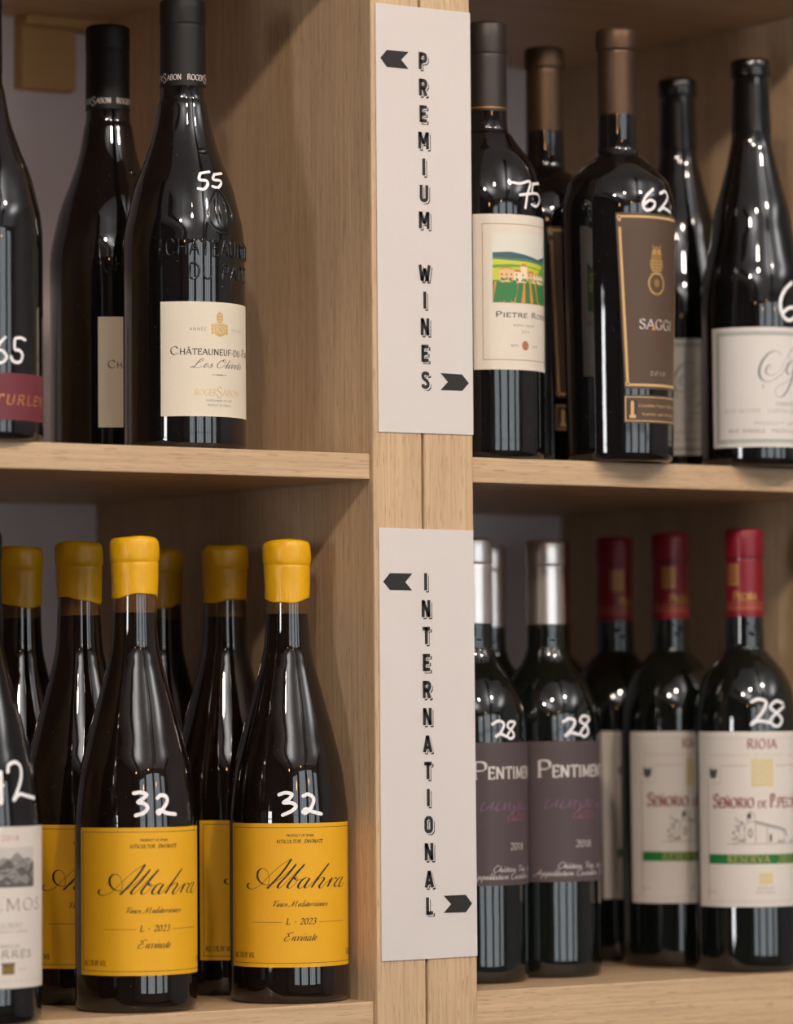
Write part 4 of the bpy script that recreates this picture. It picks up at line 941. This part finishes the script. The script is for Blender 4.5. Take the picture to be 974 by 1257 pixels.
label_estate(R1); add_marks(R1, 'R1', 'bor', 0, 2.1)
G = 'red-capped bottles with green-striped white labels'
R2 = copy_tree(R1, .3408, .1262, F, 10, 'red-capped dark bottle with white label, directly behind the one priced 28', nomark)
for ch in R2.children:
    if ch.name.startswith('capsule'): ch.rotation_euler = (0, 0, math.radians(22))
copy_tree(R1, .3474, .2032, F, 46, 'red-capped dark bottle third in the file, only a label sliver showing', nomark)
copy_tree(R1, .3437, .2790, F, 30, 'red-capped bottle furthest back, almost hidden behind the silver-capped bottle', nomark)
Q2 = root('wine_bottle', .2077, .0968, F, 0); tag(Q2, 'silver-capped dark bottle priced 28 with plum label, right one of the pair', 'bottle', 'silver-capped bottles with plum labels')
make_glass('pen', Q2, M['g_green']); foil(Q2, 'pen', 245.4, 14, 13.5, 17.5, 14.1, M['cap_silver']); label_plum(Q2); add_marks(Q2, 'P2', 'pen', 0, 2.0)
Q1 = copy_tree(Q2, .1351, .0829, F, 10, 'silver-capped dark bottle priced 28 with plum label, half covered by the sign post', nomark)
add_marks(Q1, 'P1', 'pen', 10, 1.9)
Q3 = copy_tree(Q2, .2217, .1900, F, 5, 'silver-capped bottle behind, only its dull cap edge visible beside the post', nomark)

# the wall cleat: a square block with a strip above it, against the back wall
bl.location = (-.0449, D, .666)
box('block', (-.0222, .0222, -.014, -.0002, -.023, .0222), M['block'], bl, .001)
box('strip', (-.0222, .0446, -.021, -.0002, .0224, .0298), M['block'], bl, .0008)

# ------------------------------------------------------------------ camera
f = 4764.56; yaw = .58538; pitch = .04869; roll = -.00746
fw = Vector((math.sin(yaw)*math.cos(pitch), math.cos(yaw)*math.cos(pitch), math.sin(pitch)))
r0 = Vector((math.cos(yaw), -math.sin(yaw), 0)); u0 = r0.cross(fw)
r1 = math.cos(roll)*r0+math.sin(roll)*u0; u1 = -math.sin(roll)*r0+math.cos(roll)*u0
cam = bpy.data.cameras.new('camera'); co = bpy.data.objects.new('camera', cam); col.objects.link(co)
mw = Matrix((r1, u1, -fw)).transposed().to_4x4(); mw.translation = Vector((-1.38993, -2.12366, .19528)); co.matrix_world = mw
cam.sensor_width = 36; cam.sensor_fit = 'AUTO'; cam.lens = f/1257*36
cam.dof.use_dof = True; cam.dof.focus_distance = 2.53; cam.dof.aperture_fstop = cam.lens/33.0
cam.dof.aperture_blades = 0; cam.clip_start = .05
scn.camera = co

# ------------------------------------------------------------------ light
w = bpy.data.worlds.new('world'); w.use_nodes = True; scn.world = w
w.node_tree.nodes['Background'].inputs[0].default_value = (.75, .85, 1, 1); w.node_tree.nodes['Background'].inputs[1].default_value = .3
scn.view_settings.view_transform = 'Standard'; scn.view_settings.look = 'None'
scn.view_settings.exposure = .16; scn.view_settings.gamma = 1; scn.view_settings.use_curve_mapping = False
